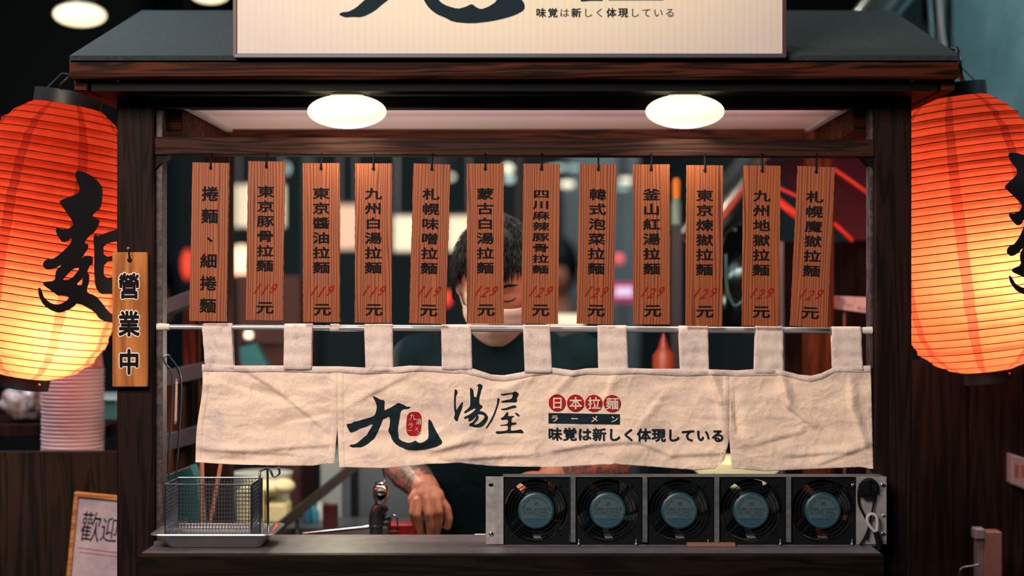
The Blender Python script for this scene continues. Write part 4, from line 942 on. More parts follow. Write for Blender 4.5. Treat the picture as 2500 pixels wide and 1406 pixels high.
def loft(m, secs, n=24):
    st = len(m.v)
    for s_ in secs: m.v += [Vector(q) for q in ell(s_[:3], s_[3], s_[4], n)]
    for i in range(len(secs) - 1):
        for k in range(n): m.f.append((st + i * n + k, st + i * n + (k + 1) % n, st + (i + 1) * n + (k + 1) % n, st + (i + 1) * n + k))
    m.f.append(tuple(st + k for k in range(n))[::-1]); m.f.append(tuple(st + (len(secs) - 1) * n + k for k in range(n)))
tors = [(bx, .47, .86, .155, .10), (bx, .46, .98, .145, .10), (bx, .45, 1.10, .16, .105), (bx, .43, 1.22, .175, .105), (bx, .415, 1.29, .165, .09), (bx, .41, 1.335, .10, .07), (bx, .405, 1.36, .06, .055)]
loft(B, tors)
shL, shR = Vector((bx - .165, .43, 1.295)), Vector((bx + .165, .43, 1.295))
elL, wrL = Vector((bx - .215, .50, 1.085)), P(1040, 1196, .325)
elR, wrR = Vector((bx + .235, .46, 1.08)), P(1345, 1165, .30)
B.caps([shL, elL], [.055, .043]); B.caps([elL, elL.lerp(wrL, .35), wrL], [.042, .043, .029])
B.caps([shR, elR], [.055, .043]); B.caps([elR, elR.lerp(wrR, .35), wrR], [.042, .043, .028])
hx = lambda X_, Y_, y: P(700 + X_ / 4.545, 1100 + Y_ / 4.545, y)
B.ball(hx(1545, 530, .305), (.0385, .015, .028), 18, 12, Matrix.Rotation(R(-12), 4, 'Y') @ Matrix.Rotation(R(-18), 4, 'X'))
B.caps([wrL, hx(1545, 520, .308)], [.027, .024])
FS = .90
fing = [([hx(1410, 590, .298), hx(1395, 700, .288), hx(1425, 800, .296), hx(1470, 900, .312)], .0085),
        ([hx(1455, 560, .292), hx(1450, 715, .280), hx(1478, 830, .286), hx(1490, 960, .300)], .0098),
        ([hx(1560, 540, .288), hx(1570, 700, .274), hx(1590, 830, .280), hx(1598, 985, .296)], .0100),
        ([hx(1665, 530, .290), hx(1690, 680, .278), hx(1688, 800, .286), hx(1672, 905, .302)], .0100),
        ([hx(1690, 510, .312), hx(1775, 640, .300), hx(1800, 750, .296), hx(1785, 845, .300)], .0100)]
for pts, r_ in fing: B.caps(pts, [r_ * .98, r_ * .92, r_ * .86, r_ * .76], 12)
# the other hand rests behind the fan rack
dr = (wrR - elR).normalized(); pr_ = wrR + dr * .05
B.ball(pr_, (.04, .036, .018), 16, 10)
for i, an in enumerate((-.5, -.2, .05, .3)):
    d1 = Matrix.Rotation(an, 4, 'Z') @ dr; q0 = pr_ + d1 * .032; B.caps([q0, q0 + d1 * .035, q0 + d1 * .055 + Vector((0, 0, -.012)), q0 + d1 * .065 + Vector((0, 0, -.028))], [.009, .0085, .008, .007], 10)
d1 = Matrix.Rotation(.95, 4, 'Z') @ dr; B.caps([pr_ - dr * .015, pr_ + d1 * .04, pr_ + d1 * .065], [.012, .0095, .008], 10)
for s_ in (-1, 1): B.caps([(bx + s_ * .085, .47, .88), (bx + s_ * .09, .46, .48), (bx + s_ * .09, .49, .09)], [.085, .055, .04]); B.ball((bx + s_ * .09, .42, .045), (.042, .11, .045))
bo = B.build('body', SKIN, cook)
def bake(o, voxel, sm=3):
    r_ = o.modifiers.new('r', 'REMESH'); r_.mode = 'VOXEL'; r_.voxel_size = voxel; r_.use_smooth_shade = True
    s_ = o.modifiers.new('s', 'SMOOTH'); s_.factor = .5; s_.iterations = sm
    bpy.context.view_layer.update()
    me = bpy.data.meshes.new_from_object(o.evaluated_get(bpy.context.evaluated_depsgraph_get())); o.modifiers.clear(); o.data = me
bake(bo, .0025, 2)
bo.data.materials.clear(); bo.data.materials.append(SKIN); bo.data.materials.append(TATTOO)
off = OFF[cook]
for p in bo.data.polygons:
    p.use_smooth = True; c = p.center + off
    def seg(a, b_): 
        t_ = max(0, min(1, (c - a).dot(b_ - a) / (b_ - a).length_squared)); return (c - a.lerp(b_, t_)).length, t_
    for a, b_ in ((elL, wrL), (elR, wrR)):
        dd, t_ = seg(a, b_)
        if dd < .05 and t_ < .95: p.material_index = 1
# shirt
S = MB(); loft(S, [(a[0], a[1], a[2], a[3] + .016, a[4] + .016) for a in tors[:5]] + [(bx, .41, 1.345, .105, .078), (bx, .405, 1.368, .066, .062)])
S.caps([shL, shL.lerp(elL, .75)], [.068, .062]); S.caps([shR, shR.lerp(elR, .75)], [.068, .062])
S.caps([(bx - .09, .415, 1.325), (bx, .41, 1.335), (bx + .09, .415, 1.325)], [.048, .05, .048])
so = S.build('shirt', SHIRT, cook); bake(so, .006, 4)
for p in so.data.polygons: p.use_smooth = True
so.data.materials.clear(); so.data.materials.append(SHIRT)
T = MB()
for s_ in (-1, 1): T.caps([(bx + s_ * .08, .47, .90), (bx + s_ * .09, .46, .48), (bx + s_ * .09, .49, .12)], [.10, .068, .055])
loft(T, [(bx, .47, .84, .17, .115), (bx, .47, .95, .165, .115)])
to_ = T.build('trousers', CLOTHDK, cook); bake(to_, .008, 3)
for s_ in (-1, 1): MB().ball((bx + s_ * .09, .415, .05), (.048, .125, .05), 20, 12).build('shoe', BLACKPL, cook, smooth=2)
# hair: cap plus tufts
Hh = MB(); idx = {}; keep = []
def hairline(d):
    a = math.atan2(d.x, -d.y)      # 0 = front
    aa = abs(a)
    return smoothlerp([(0, .42), (.5, .45), (.95, .42), (1.15, .02), (1.35, -.22), (1.6, -.08), (1.9, -.45), (3.2, -.62)], aa)
for i, d in enumerate(sv):
    if d.z > hairline(d): idx[i] = len(keep); keep.append(i)
Hh.v = [HM @ (headp(sv[i], .016 + .007 * noise.noise(sv[i] * 3.5)) + Vector((0, .002, .003))) for i in keep]
Hh.f = [tuple(idx[i] for i in f_) for f_ in sf if all(i in idx for i in f_)]
rnd = random.Random(3)
for _ in range(4200):
    i = keep[rnd.randrange(len(keep))]; d = sv[i]; p = headp(d, .010)
    back = d.z > .75
    flow = Vector((d.x * .5 + rnd.uniform(-.25, .25), d.y * .6 - (.55 if d.y < .3 else -.3), -.9 if not back else -.1)); nrm = d.normalized()
    flow = (flow - nrm * flow.dot(nrm)); flow.normalize(); flow = (flow + nrm * rnd.uniform(.18, .62 if back else .38)).normalized()
    L_ = rnd.uniform(.016, .034); side = nrm.cross(flow).normalized() * rnd.uniform(.0011, .0022); e_ = p + flow * L_ + nrm * -.004; mid = p + flow * L_ * .5 + nrm * .003
    n_ = len(Hh.v); Hh.v += [HM @ (p - side), HM @ (p + side), HM @ (mid + side * .8), HM @ (mid - side * .8), HM @ e_, HM @ (mid + nrm * .0015)]
    Hh.f += [(n_, n_ + 1, n_ + 5), (n_ + 1, n_ + 2, n_ + 5), (n_, n_ + 5, n_ + 3), (n_ + 5, n_ + 2, n_ + 4), (n_ + 3, n_ + 5, n_ + 4), (n_, n_ + 3, n_ + 2, n_ + 1), (n_ + 3, n_ + 4, n_ + 2)]
Hh.build('hair', HAIR, cook, smooth=1)
# brows and lash lines
def surf(x, z, lift):
    best = min((d for d in sv if d.y < 0), key=lambda d: (headp(d).x - x) ** 2 + (headp(d).z - z) ** 2); p = headp(best); return HM @ Vector((x, p.y - lift, z))
for s_ in (-1, 1):
    MB().tube([surf(s_ * (.014 + .034 * t_), .0235 + .004 * math.sin(math.pi * min(1, t_ * 1.1)), .0008) for t_ in [i / 8 for i in range(9)]], [.0012, .0026, .003, .003, .0028, .0026, .0022, .0016, .0008], 6).build('eyebrow', HAIR, cook, smooth=2)
    MB().tube([surf(s_ * (.018 + .027 * t_), -.004 - .0035 * math.sin(math.pi * t_), .0006) for t_ in [i / 8 for i in range(9)]], [.0006, .0011, .0014, .0015, .0015, .0015, .0014, .0011, .0005], 6).build('eyelashes', HAIR, cook, smooth=2)
# mask
mk = MB(); nu, nv = 28, 20
for j in range(nv + 1):
    v_ = j / nv
    for i in range(nu + 1):
        u_ = i / nu * 2 - 1; hw = .88 - .16 * abs(v_ - .45) * 1.6
        a = u_ * hw * 1.2; zt_ = -.13 + .05 * (1 - abs(u_)) ** 2 * 1.0 - .10 * abs(u_); zbm = -.995 + .30 * abs(u_) ** 2
        z = zt_ + (zbm - zt_) * v_; rr = math.sqrt(max(.0, 1 - z * z)); d = Vector((math.sin(a) * rr, -math.cos(a) * rr, z)).normalized()
        p = headp(d); fr = -.016 * G(p.x, 0, .035) * G(p.z, -.05, .045)
        p = Vector((d.x * .078 * (1 - .22 * max(0, -z) ** 1.6), min(p.y, -.001) if False else p.y, p.z)); p += d * (.004 + .008 * v_) + Vector((0, -.003 + fr, -.006 * v_ ** 2))
        mk.v.append(HM @ p)
for j in range(nv):
    for i in range(nu): a = j * (nu + 1) + i; mk.f.append((a, a + 1, a + nu + 2, a + nu + 1))
mo = mk.build('face_mask', MASKM, cook, smooth=2); sm = mo.modifiers.new('t', 'SOLIDIFY'); sm.thickness = .0012
for s_ in (-1, 1):
    col = 0 if s_ < 0 else nu
    a, b_ = mk.v[2 * (nu + 1) + col], mk.v[14 * (nu + 1) + col]; e_ = HM @ Vector((s_ * .081, .020, .018)); f_ = HM @ Vector((s_ * .080, .022, -.03))
    MB().tube(spline([a, HM @ Vector((s_ * .080, -.02, .0)), e_, f_, b_], 5), .0014, 6).build('ear_loop', MASKM, mo, smooth=2)

# ---------------------------------------------------------------- left side: partition, bowls, framed note, bag
part = struct('wall_partition', MB().box(-1.75, P(300, 0, .38).x, .38, .41, 0, P(0, 1103, .38).z), W_PANEL, 'dark woodgrain laminate partition left of the stall', 'partition', bevel=.001)
SZ = 1.050
sd = thing('side_counter', 'dark wooden side counter behind the laminate partition on the left', 'counter', (-1.2, .6, 0))
MB().box(-1.75, -.84, .412, .62, SZ - .025, SZ).build('counter_board', W_PANEL, sd)
for x in (-1.7, -.9): MB().box(x - .02, x + .02, .56, .60, 0, SZ - .025).build('counter_leg', W_BLACK, sd)
BOWL = plain('pink_lit_bowl', (.82, .60, .62), .45)  # white bowls; the lantern's pink light is put into the colour
FLORAL = mat('floral_paper_bowl', (.75, .5, .5), .5); v = coords(FLORAL); ln(FLORAL, ramp(FLORAL, noisetex(FLORAL, v, 45, 2, .4, 1.5), [(.44, (.70, .22, .22)), (.50, (.85, .55, .52)), (.56, (.68, .20, .20))]), base(FLORAL))
bc = P(178, 0, .50); bk = (D0 + .50) / F; nb = 22
def bowl(mt_): 
    rr = 74.5 * bk
    return MB().lathe([(rr * .80, -.055), (rr * .83, -.050), (rr * .955, -.004), (rr * .97, -.002), (rr * 1.0, .0), (rr * 1.012, .0022), (rr * 1.0, .0044), (rr * .975, .0030), (rr * .95, -.004), (rr * .82, -.049), (rr * .02, -.051)], 48, cap=False).build('paper_bowl', mt_, smooth=2)
b0 = None
for i in range(nb):
    z = SZ + .002 + .0082 * i + .0555
    if b0 is None: b0 = bowl(BOWL); o = b0
    else: o = b0.copy(); C.objects.link(o)
    o.location = (bc.x + random.uniform(-.0006, .0006), .50, z)
    # turned over: rims show as a column of rings
    ow = ['second', 'third', 'fourth', 'fifth', 'sixth', 'seventh', 'eighth', 'ninth', 'tenth', 'eleventh', 'twelfth', 'thirteenth', 'fourteenth', 'fifteenth', 'sixteenth', 'seventeenth', 'eighteenth', 'nineteenth', 'twentieth']
    kk = nb - 1 - i; nm_ = 'topmost' if kk == 0 else 'lowest' if i == 0 else 'second lowest' if i == 1 else ow[kk - 1] + ' from the top'
    setp(o, 'plain white paper bowl, %s in the nested stack below the left lantern' % nm_, 'bowl', 'stacked white paper bowls')
tb = MB().lathe([(74.5 * bk * .985, .0), (74.5 * bk * .97, .004), (74.5 * bk * .90, .04), (74.5 * bk * .88, .046), (.001, .046)], 48, cap=False).build('lidded_cup', FLORAL, smooth=2)
tb.location = (bc.x, .50, SZ + .0575 + .0082 * nb - .001); setp(tb, 'upturned pink paper bowl with flower print on top of the white stack', 'bowl')
fm = thing('framed_note', 'handwritten welcome note in a pine frame leaning against the partition', 'framed note', P(222, 1300, .34))
FA = Matrix.Rotation(R(5.5), 4, 'Y')
o0 = P(184, 1200, .345)
def FPt(x, y, yy=0): k = (D0 + .345) / F; q = FA @ Vector((x * k, 0, -y * k)); return o0 + q + Vector((0, yy - .0, 0))
def fbar(x0_, y0_, x1_, y1_, nm):
    m = MB(); m.add([FPt(a, b_, c) for a in (x0_, x1_) for b_ in (y0_, y1_) for c in (-.008, .006)], [(0, 1, 3, 2), (4, 6, 7, 5), (0, 4, 5, 1), (2, 3, 7, 6), (0, 2, 6, 4), (1, 5, 7, 3)]); m.build(nm, W_FRAME, fm, bevel=.001)
fbar(0, 0, 190, 11, 'top_rail'); fbar(0, 11, 10, 300, 'left_rail'); fbar(180, 11, 190, 300, 'right_rail'); fbar(0, 300, 190, 311, 'bottom_rail')
m = MB(); m.add([FPt(8, 9, 0), FPt(182, 9, 0), FPt(182, 302, 0), FPt(8, 302, 0), FPt(8, 9, .004), FPt(182, 9, .004), FPt(182, 302, .004), FPt(8, 302, .004)], [(0, 1, 2, 3), (7, 6, 5, 4), (0, 4, 5, 1), (1, 5, 6, 2), (2, 6, 7, 3), (3, 7, 4, 0)])
PAPR = mat('lilac_paper', (.50, .40, .48), .6); v = coords(PAPR); ln(PAPR, ramp(PAPR, noisetex(PAPR, v, 22, 6, .7), [(.3, (.30, .24, .31)), (.7, (.50, .42, .48))]), base(PAPR)); m.build('paper', PAPR, fm)
ink = Ink(); ink.ch('歡', 46, 82, 50, 80, -.018, .08); ink.ch('迎', 92, 84, 44, 66, -.018, .08); ink.ch('光', 140, 86, 44, 66, -.018, .08)
ink.build('handwriting', BLACKINK, lambda x, y: FPt(x, y, -.0006), fm)
ink = Ink(); ink.poly([(20, 135), (160, 139), (160, 140.6), (20, 136.6)]); ink.poly([(24, 145), (160, 149), (160, 150.6), (24, 146.6)]); ink.build('red_rules', REDPAINT, lambda x, y: FPt(x, y, -.0006), fm)
bag = thing('plastic_bag', 'crumpled clear plastic bag with printed sachets beside the white bowls', 'bag', P(20, 1030, .55))
m = MB(); bs, bf = isph(4); cb_ = P(12, 985, .55)
m.add([cb_ + Vector((d.x * .052, d.y * .05, d.z * .045 * (1 + .15 * d.x))) * (1 + .22 * noise.noise(d * 2.2) + .08 * noise.noise(d * 6)) for d in bs], bf)
BAGM = mat('printed_bag_film', (.4, .4, .42), .25); v = coords(BAGM); ln(BAGM, ramp(BAGM, noisetex(BAGM, v, 28, 3, .5, .5), [(.35, (.42, .10, .05)), (.44, (.45, .40, .42)), (.60, (.55, .52, .54)), (.68, (.06, .22, .27))]), base(BAGM))
m.build('bag_film', BAGM, bag, smooth=2)
st2 = thing('side_table', 'brown table edge with teal glass rim behind the left lantern', 'table', P(50, 1060, .55))
zt2 = P(0, 1036, .62).z
MB().box(-1.8, P(265, 0, .62).x, .62, .95, zt2 - .028, zt2).build('table_top', W_BACK, st2, bevel=.002)
for x in (-1.7, -1.02): MB().box(x, x + .04, .7, .74, 0, zt2 - .028).build('table_leg', W_BACK, st2)
bag.location.z += (zt2 + .002) - min((m_.co.z + OFF[bag].z) for m_ in bpy.data.objects['bag_film'].data.vertices); bag.location.y += .14
tr2 = thing('glass_tray', 'teal edged glass tray standing on the brown side table', 'tray', P(100, 1010, .72))
MB().box(P(60, 0, .72).x, P(285, 0, .72).x, .72, .92, zt2 + .0005, zt2 + .045).build('tray_body', plain('teal_glass', (.10, .24, .25), .2), tr2, bevel=.003)
MB().box(P(60, 0, .72).x, P(285, 0, .72).x, .715, .925, zt2 + .045, zt2 + .052).build('tray_rim', plain('pale_rim', (.45, .55, .55), .3), tr2, bevel=.002)

# ---------------------------------------------------------------- left inner shelf of the stall
ls_ = thing('step_shelf', 'brown and grey wooden shelf unit inside the left end of the stall', 'shelf', P(440, 1100, .4))
GREYB = plain('blue_grey_board', (.028, .032, .048), .5)
for a, b_, c, d, y, dy in ((385, 722, 470, 758, .34, .10), (385, 893, 520, 932, .40, .14), (385, 1050, 500, 1092, .40, .12)):
    mm = MB(); p, q = P(a, b_, y), P(c, d, y); sl_ = .022
    mm.add([(p.x, y, q.z - sl_ * .6), (q.x, y, q.z + sl_ * .6), (q.x, y, p.z + sl_ * .6), (p.x, y, p.z - sl_ * .6), (p.x, y + dy, q.z - sl_ * .6), (q.x, y + dy, q.z + sl_ * .6), (q.x, y + dy, p.z + sl_ * .6), (p.x, y + dy, p.z - sl_ * .6)], [(0, 1, 2, 3), (7, 6, 5, 4), (0, 4, 5, 1), (1, 5, 6, 2), (2, 6, 7, 3), (3, 7, 4, 0)])
    mm.build('shelf_board', GREYB, ls_, bevel=.001)
x0_, x1_ = P(424, 0, .47).x, P(459, 0, .47).x
MB().box(x0_, x1_, .56, .60, 0, P(0, 752, .56).z).build('upright', W_ORANGE, ls_, bevel=.002)
MB().box(P(385, 0, .55).x, P(424, 0, .55).x, .56, .58, 0, P(0, 905, .56).z).build('side_panel', W_ORANGE, ls_, bevel=.002)
MB().box(P(455, 0, .55).x, P(478, 0, .55).x, .42, .56, 0, P(0, 935, .5).z).build('side_panel', W_BACK, ls_, bevel=.002)
bj = thing('beaded_strip', 'pale beaded plastic strip hanging behind the basket handle', 'strip', P(430, 930, .3))
for i in range(17):
    q = P(431 - i * .15, 936 + i * 5.6, .33); MB().ball(q, (.0026, .0026, .0020), 8, 6).build('bead', RODCAP, bj, smooth=2)
MB().tube([P(431, 925, .332), P(428, 1035, .332)], .0008, 5).build('thread', RODCAP, bj)

# ---------------------------------------------------------------- food area lower left
LOWZ = .93
def obj1(name, mb, mt_, label, cat, **kw):
    return setp(mb.build(name, mt_, **kw), label, cat)
CREAM = plain('cream_paper', (.78, .68, .40), .7)
rest = lambda o, z: setattr(o.location, 'z', o.location.z + z - min(q.co.z for q in o.data.vertices))
bt = thing('back_table', 'steel back table inside the stall holding boxes and bags', 'table', (-.4, .8, 0))
btz = P(0, 1268, .80).z
MB().box(-.72, -.18, .66, .84, btz - .02, btz).build('table_top', plain('dim_steel', (.12, .14, .15), .4, .6), bt)
for x in (-.70, -.22): MB().box(x, x + .03, .78, .81, 0, btz - .02).build('table_leg', DARKMETAL, bt)
cr1 = MB().pbox(578, 1180, 640, 1268, .70, .08); o = obj1('cream_carton', cr1, CREAM, 'tall cream carton seen through the right side of the wire basket', 'carton', bevel=.004); rest(o, btz + .001)
o = obj1('cream_carton', MB().pbox(650, 1212, 700, 1262, .72, .08), CREAM, 'low cream carton beside the tall one behind the basket', 'carton', bevel=.006); rest(o, btz + .001)
o = obj1('cream_tub', MB().lathe([(.045, 0), (.06, .004), (.07, .10), (.072, .104), (.066, .105)], 28, Matrix.Translation((P(640, 0, .84).x, .84, btz + .001))), plain('pale_tub', (.62, .62, .50), .5), 'pale round tub under the left part of the curtain', 'tub', smooth=1)
bun = MB(); 
for k, (a, b_, rx) in enumerate(((655, 1195, 44), (690, 1192, 30))): bun.ball(P(a, b_, .74) , (rx * .00095, .035, .018), 20, 12)
o = obj1('steamed_bun_tray', bun, CREAM, 'folded cream cloth on the cartons behind the basket', 'cloth', smooth=2); rest(o, P(0, 1212, .72).z)
br1 = thing('sloping_rail', 'dark sloping rail between the cream cartons and the grey machine', 'rail', P(760, 1230, .62))
MB().tube([P(655, 1308, .62), P(880, 1125, .62)], .014, 4).build('rail', plain('brown_grey_rail', (.03, .024, .022), .6), br1)
MB().box(P(722, 0, .64).x, P(728, 0, .64).x, .64, .66, 0, P(0, 1250, .64).z).build('rail_post', plain('grey_post', (.16, .16, .18), .5), br1)
gm = thing('grey_machine', 'grey steel cabinet standing behind the faucet', 'cabinet', P(830, 1300, .9))
MB().box(P(782, 0, .85).x, P(836, 0, .85).x, .85, 1.2, 0, P(0, 1120, .85).z).build('side_panel', plain('grey_enamel', (.22, .25, .26), .5), gm, bevel=.003)
MB().box(P(836, 0, .86).x, P(1010, 0, .86).x, .86, 1.2, 0, P(0, 1080, .86).z).build('front_panel', plain('blue_grey_enamel', (.07, .085, .11), .5), gm, bevel=.003)
MB().box(P(856, 0, .85).x, P(874, 0, .85).x, .845, .86, 0, P(0, 1100, .85).z).build('dark_strip', BLACKPL, gm)
bb = thing('blue_bottles', 'blue and white cleaning bottles on the low table under the curtain', 'bottles', P(770, 1290, .72))
k = 0
for px, py, rr, col in ((752, 1222, .011, (.02, .10, .16)), (764, 1228, .013, (.04, .25, .38)), (781, 1224, .012, (.45, .50, .50)), (795, 1226, .011, (.01, .03, .04))):
    c = P(px, py, .74 + .02 * k); z0_ = .9; MB().lathe([(rr, btz + .001), (rr * 1.05, btz + .004), (rr, c.z - .02), (rr * .5, c.z - .008), (rr * .5, c.z)], 16, Matrix.Translation((c.x, c.y, 0))).build('bottle', plain('bottle_tint', col, .3), bb, smooth=1); k += 1
MB().box(-.47, -.44, .66, .70, btz, btz + .05).build('red_block', plain('dark_red_mat', (.09, .008, .012)), bb)

# ---------------------------------------------------------------- interior right: boxes, cabinet, hood, duct
cab_ = thing('brown_cabinet', 'brown wooden cabinet inside the right end of the stall', 'cabinet', (.6, .9, 0))
x0_, x1_ = P(1912, 0, .9).x, P(2135, 0, .9).x; n = 5
for i in range(n): MB().box(x0_ + (x1_ - x0_) * i / n + .001, x0_ + (x1_ - x0_) * (i + 1) / n - .001, .9, .918, 0, P(0, 590, .9).z).build('plank', W_BACK, cab_, bevel=.001)
MB().box(x0_ - .010, x0_ - .001, .89, 1.0, 0, P(0, 590, .9).z).build('pale_edge_trim', plain('pale_edge', (.50, .42, .40)), cab_)
MB().box(x0_, x1_, .918, 1.2, 0, P(0, 600, .9).z).build('carcass', W_BLACK, cab_)
ms = thing('marble_shelf', 'white marble-look shelf strip in front of the brown cabinet', 'shelf', P(2070, 745, .5))
MARB = mat('marble_laminate', (.5, .42, .42), .35); v = coords(MARB); ln(MARB, ramp(MARB, noisetex(MARB, v, 16, 5, .6, 1.6), [(.40, (.26, .22, .24)), (.5, (.55, .46, .45))]), base(MARB))
a = [P(2020, 721, .5), P(2122, 726, .5), P(2122, 765, .5), P(2020, 752, .5)]
MB().prism([(q.x, q.z) for q in a], .5, .56).build('strip', MARB, ms, bevel=.001)
MB().tube([P(2061, 758, .52), Vector((P(2061, 0, .52).x, .52, .0))], .0028, 6).build('support_rod', plain('pinkish_rod', (.40, .25, .24), .4), ms)
MB().box(P(1962, 0, .56).x, P(1998, 0, .56).x, .545, .58, 0, P(0, 770, .56).z).build('post', W_ORANGE, ms, bevel=.002)
# duct
dct = thing('exhaust_duct', 'silver flexible exhaust duct rising diagonally behind the roof', 'duct', P(1950, 250, 1.05))
DUCT = mat('duct_foil', (.55, .58, .60), .22, .95)
A_, B_ = P(2215, -60, 1.08), P(1690, 600, 1.08)
pts = [A_.lerp(B_, i / 120) for i in range(121)]
MB().tube(pts, [.050 + (.0022 if i % 2 else 0) for i in range(121)], 32).build('flex_tube', DUCT, dct, smooth=2)
hd = thing('range_hood', 'dark glossy plum-coloured hood with added glowing red reflection streaks behind the menu boards', 'hood', P(2000, 480, .62))
HOODM = plain('plum_lacquer', (.035, .012, .025), .18)
pA = [P(1860, 395, .86), P(2140, 380, .86), P(2140, 588, .86), P(2085, 590, .86), P(1990, 520, .86)]
MB().prism([(q.x, q.z) for q in pA], .84, .89).build('hood_panel', HOODM, hd, bevel=.002)
REDG = glow('red_reflection_and_ring', (1, .035, .015), .38)  # glow stands in for red reflections on the hood; also colours lantern rings
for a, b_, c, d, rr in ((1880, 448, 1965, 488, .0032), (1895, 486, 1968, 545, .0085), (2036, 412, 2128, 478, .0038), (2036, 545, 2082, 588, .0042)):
    MB().tube([P(a, b_, .83), P(c, d, .83)], rr, 8).build('red_reflection', REDG, hd, smooth=2)
ck = thing('pot_cover', 'dark steel pot cover with teal reflections behind the menu boards', 'cover', P(1800, 600, .8))
MB().lathe([(.075, -.16), (.082, -.15), (.078, -.02), (.06, .05), (.02, .085), (.001, .088)], 40, Matrix.Translation(P(1815, 640, .8))).build('cover_body', mat('dark_mirror_steel', (.02, .035, .04), .12, .9), ck, smooth=2)
MB().box(P(1742, 0, .8).x, P(1890, 0, .8).x, .74, .90, 0, P(0, 905, .8).z).build('stand', BLACKPL, ck)
ck2 = MB().tube(spline([P(1772, 620, .70), P(1775, 700, .70), P(1792, 745, .70), P(1812, 735, .70)], 6), .0022, 6)
ck2.build('wire_handle', plain('teal_wire', (.10, .25, .28), .3, .5), ck, smooth=2)
pl = thing('signal_lamp', 'pole lamp with orange top and pale green body between menu boards', 'lamp', P(1650, 560, .9))
c = P(1651, 0, .9); ZZ = lambda py: P(0, py, .9).z
MB().lathe([(.008, ZZ(484)), (.009, ZZ(445)), (.006, ZZ(436)), (.001, ZZ(434))], 20, Matrix.Translation((c.x, .9, 0))).build('orange_top', glow('orange_plastic_glow', (.9, .22, .02), .45), pl, smooth=1)
MB().lathe([(.012, ZZ(548)), (.012, ZZ(498)), (.008, ZZ(484))], 20, Matrix.Translation((c.x, .9, 0))).build('green_body', plain('pale_green_plastic', (.35, .55, .48), .4), pl, smooth=1)
MB().box(c.x - .012, c.x + .012, .89, .915, 0, ZZ(548)).build('pole', plain('plum_post', (.04, .025, .04), .5), pl)
sb = thing('sauce_bottle', 'orange squeeze bottle with pointed cap right of the cook', 'bottle', P(1620, 1000, .6))
swz = P(0, 1010, .6).z
c = P(1620, 0, .6); MB().lathe([(.024, swz), (.025, swz + .004), (.024, P(0, 868, .6).z), (.012, P(0, 850, .6).z)], 24, Matrix.Translation((c.x, .6, 0))).build('bottle_body', plain('orange_plastic', (.34, .045, .015), .4), sb, smooth=1)
MB().lathe([(.013, P(0, 852, .6).z), (.009, P(0, 835, .6).z), (.002, P(0, 814, .6).z)], 20, Matrix.Translation((c.x, .6, 0))).build('nozzle', plain('orange_red_plastic', (.28, .025, .015), .4), sb, smooth=1)
cs = thing('side_worktop', 'worktop hidden behind the curtain on the cook\'s left', 'worktop', (.3, .6, 0))
MB().box(P(1560, 0, .6).x, P(1850, 0, .6).x, .55, .72, swz - .02, swz).build('board', COUNTER, cs)
for px in (1575, 1835): x = P(px, 0, .6).x; MB().box(x - .01, x + .01, .65, .67, 0, swz - .02).build('leg', DARKMETAL, cs)
yp = thing('cream_tray', 'cream tray with its brightness added as a glow, seen in the slit of the curtain', 'tray', P(1800, 1150, .5))
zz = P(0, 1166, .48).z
MB().lathe([(.001, -.052), (.06, -.05), (.09, -.02), (.094, .0), (.09, .003), (.001, .003)], 36, Matrix.Translation((P(1795, 0, .48).x, .46, zz + .040))).build('tray_body', glow('lit_cream_glow', (.85, .74, .42), .55), yp, smooth=1)  # tray glows in place of the light falling on it
MB().box(P(1740, 0, .48).x, P(1850, 0, .48).x, .40, .50, 0, zz - .013).build('stand', DARKMETAL, yp)
# ---------------------------------------------------------------- background hall
def bgbox(name, a, b_, c, d, y, dy, mt_, label, cat, floor_=False, **kw):
    m = MB().pbox(a, b_, c, d, y, dy); o = m.build(name, mt_, bevel=.004)
    return setp(o, label, cat, **kw)
PEACH = glow('peach_lightbox', (1, .62, .42), .62); CRM = glow('cream_glow', (1, .84, .58), .88)
def lightbox(a, b_, c, d, y, mt_, label):
    t = thing('menu_lightbox', label, 'lit sign', P((a + c) / 2, d, y), 'lit menu signs far behind the stall')
    MB().pbox(a, b_, c, d, y, .06).build('lit_panel', mt_, t)
    MB().pbox(a - 4, b_ - 5, c + 4, b_, y - .005, .07).build('top_frame', DARKMETAL, t); MB().pbox(a - 4, d, c + 4, d + 5, y - .005, .07).build('bottom_frame', DARKMETAL, t)
    for px in (a + 4, c - 8):
        MB().box(P(px, 0, y).x, P(px + 5, 0, y).x, y + .02, y + .03, P(0, b_ - 5, y).z, 3.0).build('hanger', DARKMETAL, t)
lightbox(575, 452, 690, 553, 3.2, CRM, 'pale lit sign far behind, between the first two menu boards')
lightbox(822, 500, 872, 608, 3.4, PEACH, 'narrow peach lit sign far behind, right of the third menu board')
lightbox(962, 528, 1150, 612, 3.0, CRM, 'wide cream lit sign behind the left side of the cook\'s head')
def lant2(px, py, y, rx, rz_, mt_, label):
    t = thing('small_lantern', label, 'lantern', P(px, py, y), 'small round lanterns in the hall behind'); k = (D0 + y) / F; c = P(px, py, y)
    MB().ball(c, (rx * k, rx * k, rz_ * k), 24, 14).build('shade', mt_, t, smooth=2)
    MB().lathe([(rx * k * .5, c.z - rz_ * k * 1.02), (rx * k * .5, c.z - rz_ * k * .9)], 20, Matrix.Translation((c.x, c.y, 0))).build('bottom_ring', REDG, t)
    MB().tube([c + Vector((0, 0, rz_ * k * .95)), Vector((c.x, c.y, 3.0))], .004, 6).build('cord', CAPM, t)
RG = glow('red_lantern_glow', (1, .07, .04), .85)
lant2(590, 636, 3.0, 34, 38, glow('white_lantern_glow', (1, .70, .45), 1.5), 'white glowing lantern with red base behind the second menu board')
lant2(458, 645, 3.2, 14, 36, RG, 'narrow red lantern behind the first menu board')
